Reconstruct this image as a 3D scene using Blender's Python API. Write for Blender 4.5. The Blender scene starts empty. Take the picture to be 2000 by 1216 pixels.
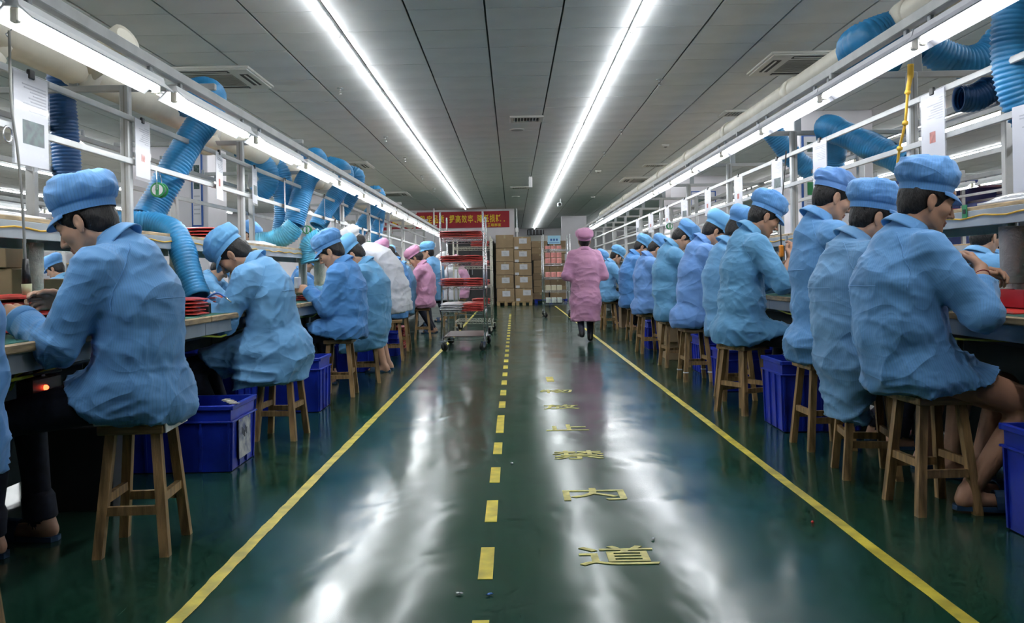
import bpy, bmesh, math, random
import numpy as np
from mathutils import Vector, Matrix

# ------------------------------------------------------------------ camera, world, exposure
SC = bpy.context.scene
COL = SC.collection
F_PX, CXP, CYP, ROLL, EYE = 1778.0, 1001.0, 533.0, math.radians(1.0), 1.0
cam_d = bpy.data.cameras.new('camera')
cam = bpy.data.objects.new('camera', cam_d); COL.objects.link(cam)
cam.location = (0, 0, EYE)
cam.rotation_euler = (Matrix.Rotation(math.pi/2, 4, 'X') @ Matrix.Rotation(-ROLL, 4, 'Z')).to_euler()
cam_d.sensor_width = 36; cam_d.lens = F_PX/2000*36
cam_d.shift_x = (1000-CXP)/2000; cam_d.shift_y = (CYP-608)/2000
cam_d.clip_start = .05; cam_d.clip_end = 200
SC.camera = cam
world = bpy.data.worlds.new('world'); SC.world = world; world.use_nodes = True
world.node_tree.nodes['Background'].inputs[0].default_value = (.6, .65, .7, 1)
world.node_tree.nodes['Background'].inputs[1].default_value = .05
SC.view_settings.view_transform = 'Standard'; SC.view_settings.look = 'None'
SC.view_settings.gamma = 1; SC.view_settings.use_curve_mapping = False
SC.view_settings.exposure = EXPO = 1.0
TUBE_CEIL, TUBE_BENCH = 15.0, 17.0
cy = SC.cycles
cy.use_adaptive_sampling = True; cy.adaptive_threshold = .04; cy.adaptive_min_samples = 12
cy.max_bounces = 5; cy.diffuse_bounces = 3; cy.glossy_bounces = 2; cy.transmission_bounces = 3; cy.transparent_max_bounces = 6; cy.caustics_reflective = False; cy.caustics_refractive = False

random.seed(7)
PI = math.pi

def W(px, py, X=None, Y=None, Z=None):
    """point of the hall seen at a photograph pixel, on the plane X=, Y= or Z="""
    a = px-CXP; b = CYP-py
    u = a*math.cos(ROLL)+b*math.sin(ROLL); v = -a*math.sin(ROLL)+b*math.cos(ROLL)
    if Z is not None: Y = F_PX*(Z-EYE)/v
    elif X is not None: Y = F_PX*X/u
    return Vector((u*Y/F_PX, Y, EYE+v*Y/F_PX))

# ------------------------------------------------------------------ materials
MATS = {}
def mat(name, col, rough=.6, metal=0, var=.0, vscale=8, bump=0, bscale=60, emit=None, estr=0, spec=None, trans=0, alpha=1, col2=None, stretch=None, coat=0, sheen=0, subsurf=0, ior=None):
    if name in MATS: return MATS[name]
    m = bpy.data.materials.new(name); m.use_nodes = True
    nt = m.node_tree; N = nt.nodes; L = nt.links
    b = N['Principled BSDF']
    b.inputs['Base Color'].default_value = (*col, 1)
    b.inputs['Roughness'].default_value = rough; b.inputs['Metallic'].default_value = metal
    if spec is not None: b.inputs['Specular IOR Level'].default_value = spec
    if trans: b.inputs['Transmission Weight'].default_value = trans
    if ior: b.inputs['IOR'].default_value = ior
    if alpha < 1: b.inputs['Alpha'].default_value = alpha
    if coat: b.inputs['Coat Weight'].default_value = coat
    if sheen: b.inputs['Sheen Weight'].default_value = sheen
    if subsurf:
        b.inputs['Subsurface Weight'].default_value = subsurf
        b.inputs['Subsurface Radius'].default_value = (.012, .005, .003)
        b.inputs['Subsurface Scale'].default_value = 1
    if emit: b.inputs['Emission Color'].default_value = (*emit, 1); b.inputs['Emission Strength'].default_value = estr
    if var or bump:
        tc = N.new('ShaderNodeTexCoord'); src = tc.outputs['Object']
        if stretch:
            mp = N.new('ShaderNodeMapping'); mp.inputs['Scale'].default_value = stretch
            L.new(src, mp.inputs['Vector']); src = mp.outputs['Vector']
        if var:
            no = N.new('ShaderNodeTexNoise'); no.inputs['Scale'].default_value = vscale; no.inputs['Detail'].default_value = 5
            L.new(src, no.inputs['Vector'])
            mx = N.new('ShaderNodeMix'); mx.data_type = 'RGBA'
            c2 = col2 or tuple(c*(1-var) for c in col)
            mx.inputs[6].default_value = (*col, 1) if col2 else (*[min(1, c*(1+var)) for c in col], 1)
            mx.inputs[7].default_value = (*c2, 1)
            rmp = N.new('ShaderNodeMapRange'); rmp.inputs[1].default_value = .35; rmp.inputs[2].default_value = .65
            L.new(no.outputs['Fac'], rmp.inputs[0]); L.new(rmp.outputs[0], mx.inputs[0]); L.new(mx.outputs[2], b.inputs['Base Color'])
        if bump:
            n2 = N.new('ShaderNodeTexNoise'); n2.inputs['Scale'].default_value = bscale; n2.inputs['Detail'].default_value = 4
            L.new(src, n2.inputs['Vector'])
            bp = N.new('ShaderNodeBump'); bp.inputs['Strength'].default_value = bump; bp.inputs['Distance'].default_value = .01
            L.new(n2.outputs['Fac'], bp.inputs['Height']); L.new(bp.outputs['Normal'], b.inputs['Normal'])
    MATS[name] = m
    return m

def cloth(name, c1, c2, stripes=True):
    """anti-static coat cloth: fine pin stripes, worn patches, small creases"""
    m = bpy.data.materials.new(name); m.use_nodes = True; MATS[name] = m
    nt = m.node_tree; N = nt.nodes; L = nt.links; b = N['Principled BSDF']
    b.inputs['Roughness'].default_value = .72; b.inputs['Sheen Weight'].default_value = .15
    tc = N.new('ShaderNodeTexCoord')
    no = N.new('ShaderNodeTexNoise'); no.inputs['Scale'].default_value = 3.5; no.inputs['Detail'].default_value = 6; no.inputs['Roughness'].default_value = .6
    L.new(tc.outputs['Object'], no.inputs['Vector'])
    mx = N.new('ShaderNodeMix'); mx.data_type = 'RGBA'; mx.inputs[6].default_value = (*c1, 1); mx.inputs[7].default_value = (*c2, 1)
    mr = N.new('ShaderNodeMapRange'); mr.inputs[1].default_value = .3; mr.inputs[2].default_value = .7
    L.new(no.outputs['Fac'], mr.inputs[0]); L.new(mr.outputs[0], mx.inputs[0])
    out = mx.outputs[2]
    if stripes:
        at_ = N.new('ShaderNodeAttribute'); at_.attribute_name = 'stripe'
        mu = N.new('ShaderNodeMath'); mu.operation = 'MULTIPLY'; mu.inputs[1].default_value = 2*PI/.0105; L.new(at_.outputs['Fac'], mu.inputs[0])
        sn = N.new('ShaderNodeMath'); sn.operation = 'SINE'; L.new(mu.outputs[0], sn.inputs[0])
        r2 = N.new('ShaderNodeMapRange'); r2.inputs[1].default_value = .55; r2.inputs[2].default_value = 1; r2.inputs[3].default_value = 0; r2.inputs[4].default_value = .3
        L.new(sn.outputs[0], r2.inputs[0])
        m2 = N.new('ShaderNodeMix'); m2.data_type = 'RGBA'; m2.inputs[7].default_value = (*[c*.45 for c in c1], 1)
        L.new(r2.outputs[0], m2.inputs[0]); L.new(out, m2.inputs[6]); out = m2.outputs[2]
    L.new(out, b.inputs['Base Color'])
    oi = N.new('ShaderNodeObjectInfo'); rn = N.new('ShaderNodeMath'); rn.operation = 'MULTIPLY'; rn.inputs[1].default_value = 40; L.new(oi.outputs['Random'], rn.inputs[0])
    nrm_ = None
    for (sc, rot, st, strength, dist, det) in ((4.2, (.5, .2, .7), (1, .5, 1.4), .40, .030, 1.0), (7.5, (-.6, .9, .2), (1.2, .5, 1), .28, .016, 1.2)):
        ad = N.new('ShaderNodeVectorMath'); ad.operation = 'ADD'; L.new(tc.outputs['Object'], ad.inputs[0]); L.new(rn.outputs[0], ad.inputs[1])
        mp = N.new('ShaderNodeMapping'); mp.inputs['Rotation'].default_value = rot; mp.inputs['Scale'].default_value = st; L.new(ad.outputs[0], mp.inputs[0])
        nz = N.new('ShaderNodeTexNoise'); nz.noise_type = 'RIDGED_MULTIFRACTAL'; nz.inputs['Scale'].default_value = sc; nz.inputs['Detail'].default_value = det; nz.inputs['Distortion'].default_value = .5
        nz.inputs['Offset'].default_value = .9; nz.inputs['Gain'].default_value = 1.2
        L.new(mp.outputs[0], nz.inputs['Vector'])
        bp = N.new('ShaderNodeBump'); bp.inputs['Strength'].default_value = strength; bp.inputs['Distance'].default_value = dist
        L.new(nz.outputs['Fac'], bp.inputs['Height'])
        if nrm_ is not None: L.new(nrm_, bp.inputs['Normal'])
        nrm_ = bp.outputs['Normal']
    L.new(nrm_, b.inputs['Normal'])
    return m

M_alu = mat('aluminium', (.42, .43, .43), .42, .25, var=.10, vscale=6)
M_whitepaint = mat('white_enamel', (.78, .79, .8), .35, 0, var=.05)
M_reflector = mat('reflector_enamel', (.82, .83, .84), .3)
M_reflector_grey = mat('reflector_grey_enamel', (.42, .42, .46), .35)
M_tube_c = mat('lit_tube_ceiling', (.9, .9, .9), emit=(.93, .97, 1), estr=TUBE_CEIL)
M_tube_b = mat('lit_tube_bench', (.9, .9, .9), emit=(.95, .98, 1), estr=TUBE_BENCH)
M_holder = mat('lampholder_plastic', (.7, .66, .55), .5)
M_tile = mat('ceiling_tile', (.64, .645, .64), .9, var=.05, vscale=2, bump=.15, bscale=260)
M_ceilback = mat('ceiling_grid', (.05, .05, .052), .8)
M_wall = mat('wall_paint', (.62, .60, .62), .8, var=.04, vscale=1.5)
M_column = mat('column_paint', (.66, .63, .66), .75, var=.05, vscale=1.5)
M_wood = mat('stool_wood', (.33, .20, .085), .5, var=.45, vscale=5, stretch=(9, 9, .8), bump=.2, bscale=30)
M_woodseat = mat('stool_seat_wood', (.36, .22, .10), .45, var=.4, vscale=5, stretch=(1.2, 12, 9), bump=.15, bscale=30)
M_edge = mat('bench_edge_wood', (.38, .27, .14), .5, var=.35, vscale=9, stretch=(8, 1, 8))
M_benchmat = mat('green_bench_mat', (.03, .16, .12), .45, var=.2)
M_apron = mat('grey_apron_steel', (.34, .37, .39), .45, .3, var=.15, vscale=4)
M_dark = mat('dark_recess', (.02, .02, .022), .7)
M_crate = mat('blue_crate_plastic', (.012, .035, .42), .33, var=.25, vscale=5, bump=.05, bscale=25)
M_cardboard = mat('cardboard', (.36, .25, .145), .85, var=.12, vscale=3)
M_cardboard2 = mat('cardboard_dark', (.27, .185, .11), .85, var=.12, vscale=3)
M_paper = mat('white_paper', (.62, .62, .66), .6)
M_sleeve = mat('clear_plastic_sleeve', (.8, .82, .88), .08, trans=.0, alpha=.13)
M_ink = mat('print_ink', (.12, .13, .16), .7)
M_inkgrey = mat('print_grey', (.42, .43, .47), .7)
M_picture = mat('print_picture', (.05, .085, .08), .6, var=.5, vscale=40)
M_picred = mat('print_red', (.45, .13, .1), .6, var=.3, vscale=40)
M_duct = mat('blue_duct_vinyl', (.03, .24, .50), .38, var=.25, vscale=5, bump=.15, bscale=40)
M_ductdark = mat('dark_blue_duct_vinyl', (.012, .085, .25), .42, var=.2, vscale=5)
M_ductpale = mat('pale_cyan_duct_film', (.10, .45, .66), .28, var=.3, vscale=9, bump=.25, bscale=30)
M_pvc = mat('cream_pvc_pipe', (.66, .62, .52), .42, var=.08, vscale=4)
M_red = mat('red_packet_plastic', (.68, .085, .07), .28, var=.3, vscale=14, bump=.3, bscale=35)
M_redmat = mat('red_mat', (.62, .03, .02), .5)
M_redbox = mat('dark_red_bin', (.33, .012, .02), .4)
M_pinkpack = mat('pink_packet', (.72, .28, .25), .45, var=.2, vscale=12)
M_clearbag = mat('clear_white_bag', (.78, .78, .8), .25, var=.1, bump=.5, bscale=30)
M_bubble = mat('bubble_wrap', (.66, .64, .56), .3, var=.1, vscale=15, bump=.5, bscale=70)
M_chrome = mat('chrome_wire', (.6, .61, .63), .22, .9)
M_rubber = mat('black_rubber', (.012, .012, .013), .5)
M_black = mat('black_plastic', (.018, .018, .02), .4)
M_banner = mat('red_banner_cloth', (.30, .012, .022), .7, var=.12, vscale=2)
M_byellow = mat('banner_yellow', (.75, .55, .03), .7)
M_lineyellow = mat('floor_yellow_paint', (.62, .50, .05), .42, var=.28, vscale=9, bump=.1)
M_chary = mat('floor_character_paint', (.56, .50, .14), .45, var=.25, vscale=20)
M_pallet = mat('pallet_wood', (.42, .29, .14), .7, var=.2, vscale=4)
M_grille = mat('grille_shadow', (.035, .035, .035), .7)
M_acwhite = mat('ac_panel_plastic', (.62, .61, .57), .5)
M_skin = mat('skin', (.56, .32, .21), .5, var=.06, vscale=20)
M_skin2 = mat('skin_deep', (.47, .25, .155), .5, var=.06, vscale=20)
M_lip = mat('lips', (.42, .19, .14), .45)
M_hair = mat('black_hair', (.012, .010, .010), .45, bump=.6, bscale=220, stretch=(1, 1, .25))
M_jeans = mat('dark_denim', (.016, .02, .04), .8, var=.25, vscale=30)
M_trouser = mat('charcoal_trousers', (.03, .03, .035), .8, var=.2, vscale=30)
M_slipper = mat('blue_slipper_foam', (.02, .06, .13), .6)
M_shoe = mat('black_shoe', (.015, .015, .017), .45)
M_shoewhite = mat('shoe_white', (.6, .6, .58), .5)
M_green = mat('green_spool', (.02, .22, .07), .4)
M_solder = mat('solder_wire', (.55, .56, .56), .3, .8)
M_yrope = mat('yellow_rope', (.72, .42, .04), .6)
M_orange = mat('orange_tool', (.8, .26, .02), .4)
M_cable = mat('grey_cable', (.25, .25, .23), .5)
M_cabley = mat('yellow_green_cable', (.5, .55, .05), .5)
M_cableb = mat('blue_cable', (.05, .16, .5), .4)
M_blueframe = mat('blue_poster_frame', (.03, .10, .34), .5)
M_signcyan = mat('pale_blue_sign', (.35, .62, .78), .5)
M_led = mat('red_led', (.9, .05, .02), emit=(1, .06, .02), estr=5)
M_glassy = mat('clear_jar', (.6, .66, .62), .15, var=.2)
C_blue = cloth('coat_blue', (0.135, 0.355, 0.67), (0.1, 0.295, 0.6))
C_blue2 = cloth('coat_sky', (0.165, 0.405, 0.69), (0.12, 0.34, 0.63), False)
C_blue3 = cloth('coat_cobalt', (0.09, 0.305, 0.67), (0.065, 0.24, 0.58), False)
C_bluef = cloth('coat_teal_blue', (0.135, 0.37, 0.61), (0.095, 0.3, 0.54), False)
C_bluep = cloth('coat_periwinkle', (0.165, 0.355, 0.73), (0.12, 0.285, 0.65), False)
C_blues = cloth('coat_pale_stripe', (0.18, 0.4, 0.66), (0.14, 0.33, 0.6))
C_white = cloth('coat_white', (.66, .66, .70), (.56, .56, .62), False)
C_pink = cloth('coat_pink', (.62, .31, .46), (.52, .25, .42), False)
C_pinkc = cloth('cap_pink', (.64, .30, .47), (.55, .24, .42), False)
C_capb = cloth('cap_blue', (0.13, 0.35, 0.7), (0.095, 0.285, 0.63))
C_capb2 = cloth('cap_sky', (0.155, 0.42, 0.72), (0.115, 0.355, 0.66), False)

# ------------------------------------------------------------------ mesh builder
class MB:
    def __init__(s): s.v = []; s.f = []; s.mi = []; s.cur = 0
    def add(s, vs, fs):
        o = len(s.v); s.v += [tuple(v) for v in vs]; s.f += [tuple(i+o for i in f) for f in fs]; s.mi += [s.cur]*len(fs); return s
    def box(s, c, d, b=0, M=None):
        """box centre c, full size d, chamfer b, optional matrix M"""
        hx, hy, hz = d[0]/2, d[1]/2, d[2]/2
        if b <= 0:
            vs = [(x*hx, y*hy, z*hz) for x in (-1, 1) for y in (-1, 1) for z in (-1, 1)]
            fs = [(0, 1, 3, 2), (4, 6, 7, 5), (0, 4, 5, 1), (2, 3, 7, 6), (0, 2, 6, 4), (1, 5, 7, 3)]
        else:
            b = min(b, hx*.49, hy*.49, hz*.49)
            vs = []; ix = {}
            for sx in (-1, 1):
                for sy in (-1, 1):
                    for sz in (-1, 1):
                        for a in range(3):
                            p = [sx*(hx-b), sy*(hy-b), sz*(hz-b)]
                            p[a] = (sx*hx, sy*hy, sz*hz)[a]
                            ix[sx, sy, sz, a] = len(vs); vs.append(tuple(p))
            fs = []
            for a in range(3):
                o1, o2 = [q for q in range(3) if q != a]
                for sg in (-1, 1):
                    loop = []
                    for (p, q) in ((-1, -1), (1, -1), (1, 1), (-1, 1)):
                        sgn = [0, 0, 0]; sgn[a] = sg; sgn[o1] = p; sgn[o2] = q
                        loop.append(ix[(*sgn, a)])
                    fs.append(tuple(loop) if (sg > 0) == (a != 1) else tuple(loop[::-1]))
            for a in range(3):       # edges running along axis a
                o1, o2 = [q for q in range(3) if q != a]
                for p in (-1, 1):
                    for q in (-1, 1):
                        s0 = [0, 0, 0]; s0[o1] = p; s0[o2] = q
                        s1 = s0[:]; s0[a] = -1; s1[a] = 1
                        lp = (ix[(*s0, o1)], ix[(*s1, o1)], ix[(*s1, o2)], ix[(*s0, o2)])
                        fs.append(lp if (p*q > 0) == (a != 1) else lp[::-1])
            for sx in (-1, 1):
                for sy in (-1, 1):
                    for sz in (-1, 1):
                        t = (ix[sx, sy, sz, 0], ix[sx, sy, sz, 1], ix[sx, sy, sz, 2])
                        fs.append(t if sx*sy*sz > 0 else t[::-1])
        if M is not None: vs = [M @ Vector(v) for v in vs]
        return s.add([(v[0]+c[0], v[1]+c[1], v[2]+c[2]) for v in vs], fs)
    def bar(s, p, q, w, h=None, b=0, up=(0, 0, 1)):
        """square bar from p to q"""
        p = Vector(p); q = Vector(q); d = q-p; L = d.length; d.normalize()
        u = Vector(up)
        if abs(d.dot(u)) > .98: u = Vector((1, 0, 0))
        x = u.cross(d).normalized(); y = d.cross(x)
        M = Matrix((x, y, d)).transposed()
        return s.box((p+q)/2, (w, h or w, L), b, M)
    def cyl(s, p, q, r, r2=None, n=12, cap=True):
        p = Vector(p); q = Vector(q); r2 = r if r2 is None else r2
        return s.tube([p, q], [r, r2], n, cap)
    def tube(s, pts, rad, n=8, cap=True):
        pts = [Vector(p) for p in pts]
        if not hasattr(rad, '__len__'): rad = [rad]*len(pts)
        vs = []; m = len(pts); ref = None
        for i, p in enumerate(pts):
            t = (pts[min(i+1, m-1)]-pts[max(i-1, 0)])
            if t.length < 1e-9: t = Vector((0, 0, 1))
            t.normalize()
            if ref is None:
                ref = Vector((0, 0, 1)) if abs(t.z) < .9 else Vector((1, 0, 0))
            x = (ref - t*ref.dot(t)).normalized(); y = t.cross(x); ref = x
            for k in range(n):
                a = 2*PI*k/n
                vs.append(p+(x*math.cos(a)+y*math.sin(a))*rad[i])
        fs = [(i*n+k, i*n+(k+1) % n, (i+1)*n+(k+1) % n, (i+1)*n+k) for i in range(m-1) for k in range(n)]
        if cap: fs += [tuple(range(n-1, -1, -1)), tuple((m-1)*n+k for k in range(n))]
        return s.add(vs, fs)
    def lathe(s, prof, c=(0, 0, 0), n=20, M=None, close=False):
        """profile [(r,z)...] about z"""
        vs = []
        for r, z in prof:
            for k in range(n):
                a = 2*PI*k/n; v = Vector((r*math.cos(a), r*math.sin(a), z))
                if M is not None: v = M @ v
                vs.append((v[0]+c[0], v[1]+c[1], v[2]+c[2]))
        m = len(prof)
        fs = [(i*n+k, i*n+(k+1) % n, (i+1)*n+(k+1) % n, (i+1)*n+k) for i in range(m-1) for k in range(n)]
        if close: fs += [((m-1)*n+k, (m-1)*n+(k+1) % n, (k+1) % n, k) for k in range(n)]
        else: fs += [tuple(range(n-1, -1, -1)), tuple((m-1)*n+k for k in range(n))]
        return s.add(vs, fs)
    def mesh(s, name, mats, smooth=False):
        me = bpy.data.meshes.new(name); me.from_pydata(s.v, [], s.f)
        if not isinstance(mats, (list, tuple)): mats = [mats]
        for m in mats: me.materials.append(m)
        if len(mats) > 1: me.polygons.foreach_set('material_index', s.mi)
        if smooth: me.polygons.foreach_set('use_smooth', [True]*len(s.f))
        me.update(); return me
    def build(s, name, mats, parent=None, smooth=False, loc=None, rz=0):
        return link(name, s.mesh(name, mats, smooth), parent, loc, rz)

def link(name, me, parent=None, loc=None, rz=0):
    o = bpy.data.objects.new(name, me); COL.objects.link(o)
    if parent is not None: o.parent = parent
    if loc is not None: o.location = loc
    if rz: o.rotation_euler[2] = rz
    return o
def tag(o, label, cat, group=None, kind=None):
    if label: o['label'] = label
    if cat: o['category'] = cat
    if group: o['group'] = group
    if kind: o['kind'] = kind
    return o
def thing(name, label, cat, loc=(0, 0, 0), rz=0, group=None):
    return tag(link(name, None, None, loc, rz), label, cat, group)
def copy_tree(o, parent=None):
    c = o.copy(); COL.objects.link(c); c.parent = parent
    for ch in [x for x in COL.objects if x.parent is o]: copy_tree(ch, c)
    return c
def ordn(i): return ['nearest', 'second nearest', 'third nearest', 'fourth nearest', 'fifth nearest', 'sixth nearest', 'seventh nearest', 'eighth nearest', 'ninth nearest', 'tenth nearest', 'eleventh nearest', 'twelfth nearest', 'thirteenth nearest', 'fourteenth nearest', 'fifteenth nearest', 'sixteenth nearest', 'seventeenth nearest', 'eighteenth nearest', 'nineteenth nearest', 'twentieth nearest'][i]
def spline(pts, n=10):
    """Catmull-Rom through pts"""
    P = [Vector(p) for p in pts]; P = [P[0]*2-P[1]]+P+[P[-1]*2-P[-2]]; out = []
    for i in range(1, len(P)-2):
        a, b, c, d = P[i-1:i+3]
        for k in range(n):
            t = k/n
            out.append(.5*((2*b)+(c-a)*t+(2*a-5*b+4*c-d)*t*t+(3*b-a-3*c+d)*t**3))
    out.append(P[-2]); return out
FONT_CACHE = {}
def text_mesh(txt, ext=.0, off=.0):
    if (txt, ext, off) in FONT_CACHE: return FONT_CACHE[txt, ext, off]
    cu = bpy.data.curves.new('lettering', 'FONT'); cu.body = txt; cu.extrude = ext; cu.resolution_u = 3; cu.offset = off
    ob = bpy.data.objects.new('lettering', cu); COL.objects.link(ob)
    dg = bpy.context.evaluated_depsgraph_get(); dg.update()
    me = bpy.data.meshes.new_from_object(ob.evaluated_get(dg))
    bpy.data.objects.remove(ob); bpy.data.curves.remove(cu)
    FONT_CACHE[txt, ext, off] = me; return me
def text(txt, name, m, parent, M, w, h, thick=.001, bold=0):
    """lettering fitted into w x h, its lower left corner at matrix M"""
    src = text_mesh(txt, .01, bold)
    n = len(src.vertices); co = np.zeros(n*3); src.vertices.foreach_get('co', co); co = co.reshape(-1, 3)
    lo = co.min(0); hi = co.max(0); sp = np.maximum(hi-lo, 1e-6)
    co = (co-lo)/sp*np.array([w, h, thick])
    me = src.copy()
    co = co @ np.array(M.to_3x3()).T + np.array(M.translation)
    me.vertices.foreach_set('co', co.reshape(-1)); me.update()
    me.materials.clear(); me.materials.append(m)
    return link(name, me, parent)

# ------------------------------------------------------------------ structure
XL, XR, YB, ZC = -13.0, 13.5, 42.0, 3.02
def floor_material():
    m = bpy.data.materials.new('green_epoxy_floor'); m.use_nodes = True
    nt = m.node_tree; N = nt.nodes; L = nt.links; b = N['Principled BSDF']
    tc = N.new('ShaderNodeTexCoord')
    n1 = N.new('ShaderNodeTexNoise'); n1.inputs['Scale'].default_value = .7; n1.inputs['Detail'].default_value = 6
    L.new(tc.outputs['Object'], n1.inputs['Vector'])
    mx = N.new('ShaderNodeMix'); mx.data_type = 'RGBA'
    mx.inputs[6].default_value = (.010, .058, .032, 1); mx.inputs[7].default_value = (.022, .066, .046, 1)
    mr = N.new('ShaderNodeMapRange'); mr.inputs[1].default_value = .38; mr.inputs[2].default_value = .62
    L.new(n1.outputs['Fac'], mr.inputs[0]); L.new(mr.outputs[0], mx.inputs[0])
    # scuffs: fine pale scratches
    vo = N.new('ShaderNodeTexNoise'); vo.inputs['Scale'].default_value = 60; vo.inputs['Detail'].default_value = 3; 
    mp = N.new('ShaderNodeMapping'); mp.inputs['Scale'].default_value = (1.0, .06, 1); mp.inputs['Rotation'].default_value = (0, 0, .5)
    L.new(tc.outputs['Object'], mp.inputs[0]); L.new(mp.outputs[0], vo.inputs['Vector'])
    r3 = N.new('ShaderNodeMapRange'); r3.inputs[1].default_value = .72; r3.inputs[2].default_value = .8; r3.inputs[4].default_value = .25
    L.new(vo.outputs['Fac'], r3.inputs[0])
    m3 = N.new('ShaderNodeMix'); m3.data_type = 'RGBA'; m3.inputs[7].default_value = (.16, .19, .18, 1)
    L.new(r3.outputs[0], m3.inputs[0]); L.new(mx.outputs[2], m3.inputs[6]); L.new(m3.outputs[2], b.inputs['Base Color'])
    # gloss: worn patches
    n2 = N.new('ShaderNodeTexNoise'); n2.inputs['Scale'].default_value = 1.6; n2.inputs['Detail'].default_value = 7
    L.new(tc.outputs['Object'], n2.inputs['Vector'])
    r2 = N.new('ShaderNodeMapRange'); r2.inputs[1].default_value = .3; r2.inputs[2].default_value = .7; r2.inputs[3].default_value = .11; r2.inputs[4].default_value = .22
    L.new(n2.outputs['Fac'], r2.inputs[0]); L.new(r2.outputs[0], b.inputs['Roughness'])
    b.inputs['Specular IOR Level'].default_value = .33
    # slow waviness of the trowelled coating
    n4 = N.new('ShaderNodeTexNoise'); n4.inputs['Scale'].default_value = 2.6; n4.inputs['Detail'].default_value = 2.5; n4.inputs['Distortion'].default_value = .6
    mp4 = N.new('ShaderNodeMapping'); mp4.inputs['Scale'].default_value = (1, .55, 1)
    L.new(tc.outputs['Object'], mp4.inputs[0]); L.new(mp4.outputs[0], n4.inputs['Vector'])
    bp = N.new('ShaderNodeBump'); bp.inputs['Strength'].default_value = .6; bp.inputs['Distance'].default_value = .009
    L.new(n4.outputs['Fac'], bp.inputs['Height']); L.new(bp.outputs['Normal'], b.inputs['Normal'])
    return m
floor = MB().box(((XL+XR)/2, YB/2-1, -.05), (XR-XL, YB+4, .1)).build('floor', floor_material())
tag(floor, 'glossy dark green epoxy floor of the assembly hall', 'floor', kind='structure')

def strip(pts, w, m=M_lineyellow, name='yellow_line'):
    mb = MB()
    P = [Vector((p[0], p[1], 0)) for p in pts]; vs = []
    rnd = random.Random(len(pts)+int(w*1000))
    n = 60; full = []
    for i in range(len(P)-1):
        for k in range(n): full.append(P[i].lerp(P[i+1], k/n))
    full.append(P[-1])
    for p in full:
        j = rnd.uniform(-.0025, .0025); k = rnd.uniform(-.0025, .0025)
        vs += [(p.x-w/2+j, p.y, .0015), (p.x+w/2+k, p.y, .0015)]
    fs = [(2*i, 2*i+1, 2*i+3, 2*i+2) for i in range(len(full)-1)]
    mb.add(vs, fs); return mb.build(name, m, floor)
strip([(-1.004, 1.5), (-.998, 4.2), (-.955, 12), (-.96, 27)], .047)
strip([(1.262, 1.5), (1.258, 14), (1.25, 27)], .047)
def dash(y0, y1, x=-.11):
    MB().box((x, (y0+y1)/2, .0008), (.049, y1-y0, .0016)).build('floor_dash', M_lineyellow, floor)
dash(2.27, 2.625, -.109)
yy = 2.978
for i in range(28):
    ln = .345
    if i == 4: dash(5.708, 6.406, -.098); yy = 6.771; continue
    if i > 4: yy2 = 6.771+(i-5)*.69; dash(yy2, yy2+.33, -.097+.0012*(i-4))
    else: dash(2.978+i*.686, 2.978+i*.686+ln, -.107+.002*i)
# painted characters: read from the camera
for ch, x0, x1, yc, dep in (('道', .214, .49, 3.205, .215), ('内', .21, .488, 4.095, .22), ('禁', .203, .483, 4.98, .225), ('止', .197, .467, 5.86, .22), ('放', .212, .474, 6.77, .21), ('物', .215, .486, 7.665, .20)):
    M = Matrix.Translation((x0, yc-dep/2, .0008))
    text(ch, 'painted_character', M_chary, floor, M, x1-x0, dep, .0015, bold=.007)
MB().box((.333, 8.53, .0008), (.067, .36, .0016)).build('painted_dash', M_lineyellow, floor)

# ceiling with its tiles
TX0 = -.177
ceil = MB().box(((XL+XR)/2, YB/2-1, ZC+.065), (XR-XL, YB+4, .1)).build('ceiling', M_ceilback)
tag(ceil, 'grey suspended ceiling of square tiles', 'ceiling', kind='structure')
tile_me = MB().box((0, 0, 0), (.585, .592, .014), .002).mesh('ceiling_tile', M_tile)
TY0 = 6.727-.6*11+.22
cand = []
for i in range(-21, 23):
    for j in range(0, 70):
        x = TX0+.6*i+.3; y = TY0+.6*j+.3
        if XL < x-.3 and x+.3 < XR and y < YB-.3: cand.append((x, y))
def tile_rank(t):
    x, y = t
    if y < 6.2 or abs(x) > .56*y: return 1e6+y
    return y + (max(0, abs(x)-2.6)*4)
cand.sort(key=tile_rank)
rt = random.Random(3)
for (x, y) in cand[:300]:
    o = link('ceiling_tile', tile_me, ceil, (x, y, ZC+.007+rt.uniform(-.0015, .0015)))
    o.rotation_euler = (rt.uniform(-.002, .002), rt.uniform(-.002, .002), 0)
mb = MB()
for (x, y) in cand[300:]: mb.box((x, y, ZC+.007), (.585, .592, .014))
o = mb.build('ceiling_tile_field', M_tile, ceil); o['kind'] = 'stuff'
def wall(name, c, d, m=M_wall, label=None):
    return tag(MB().box(c, d).build(name, m), label, 'wall', kind='structure')
wall('wall_left', (XL-.1, YB/2-1, 1.5), (.2, YB+4, 3.2), label='pale wall along the far left of the hall')
wall('wall_right', (XR+.1, YB/2-1, 1.5), (.2, YB+4, 3.2), label='pale wall along the far right of the hall')
wall('wall_far', (0, YB+.1, 1.5), (XR-XL, .2, 3.2), label='pale end wall seen beyond the carton stacks')
wall('wall_back', ((XL+.09)/2, 28.72, 1.5), (-XL+.09, .2, 3.04), label='white partition wall that carries the red banner')
wall('wall_front', (0, -3.1, 1.5), (XR-XL, .2, 3.2), label='pale wall behind the camera')
wall('wall_side', (2.25, 33, 1.5), (.9, .3, 3.04), label='grey wall return beside the far trolley')

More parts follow.
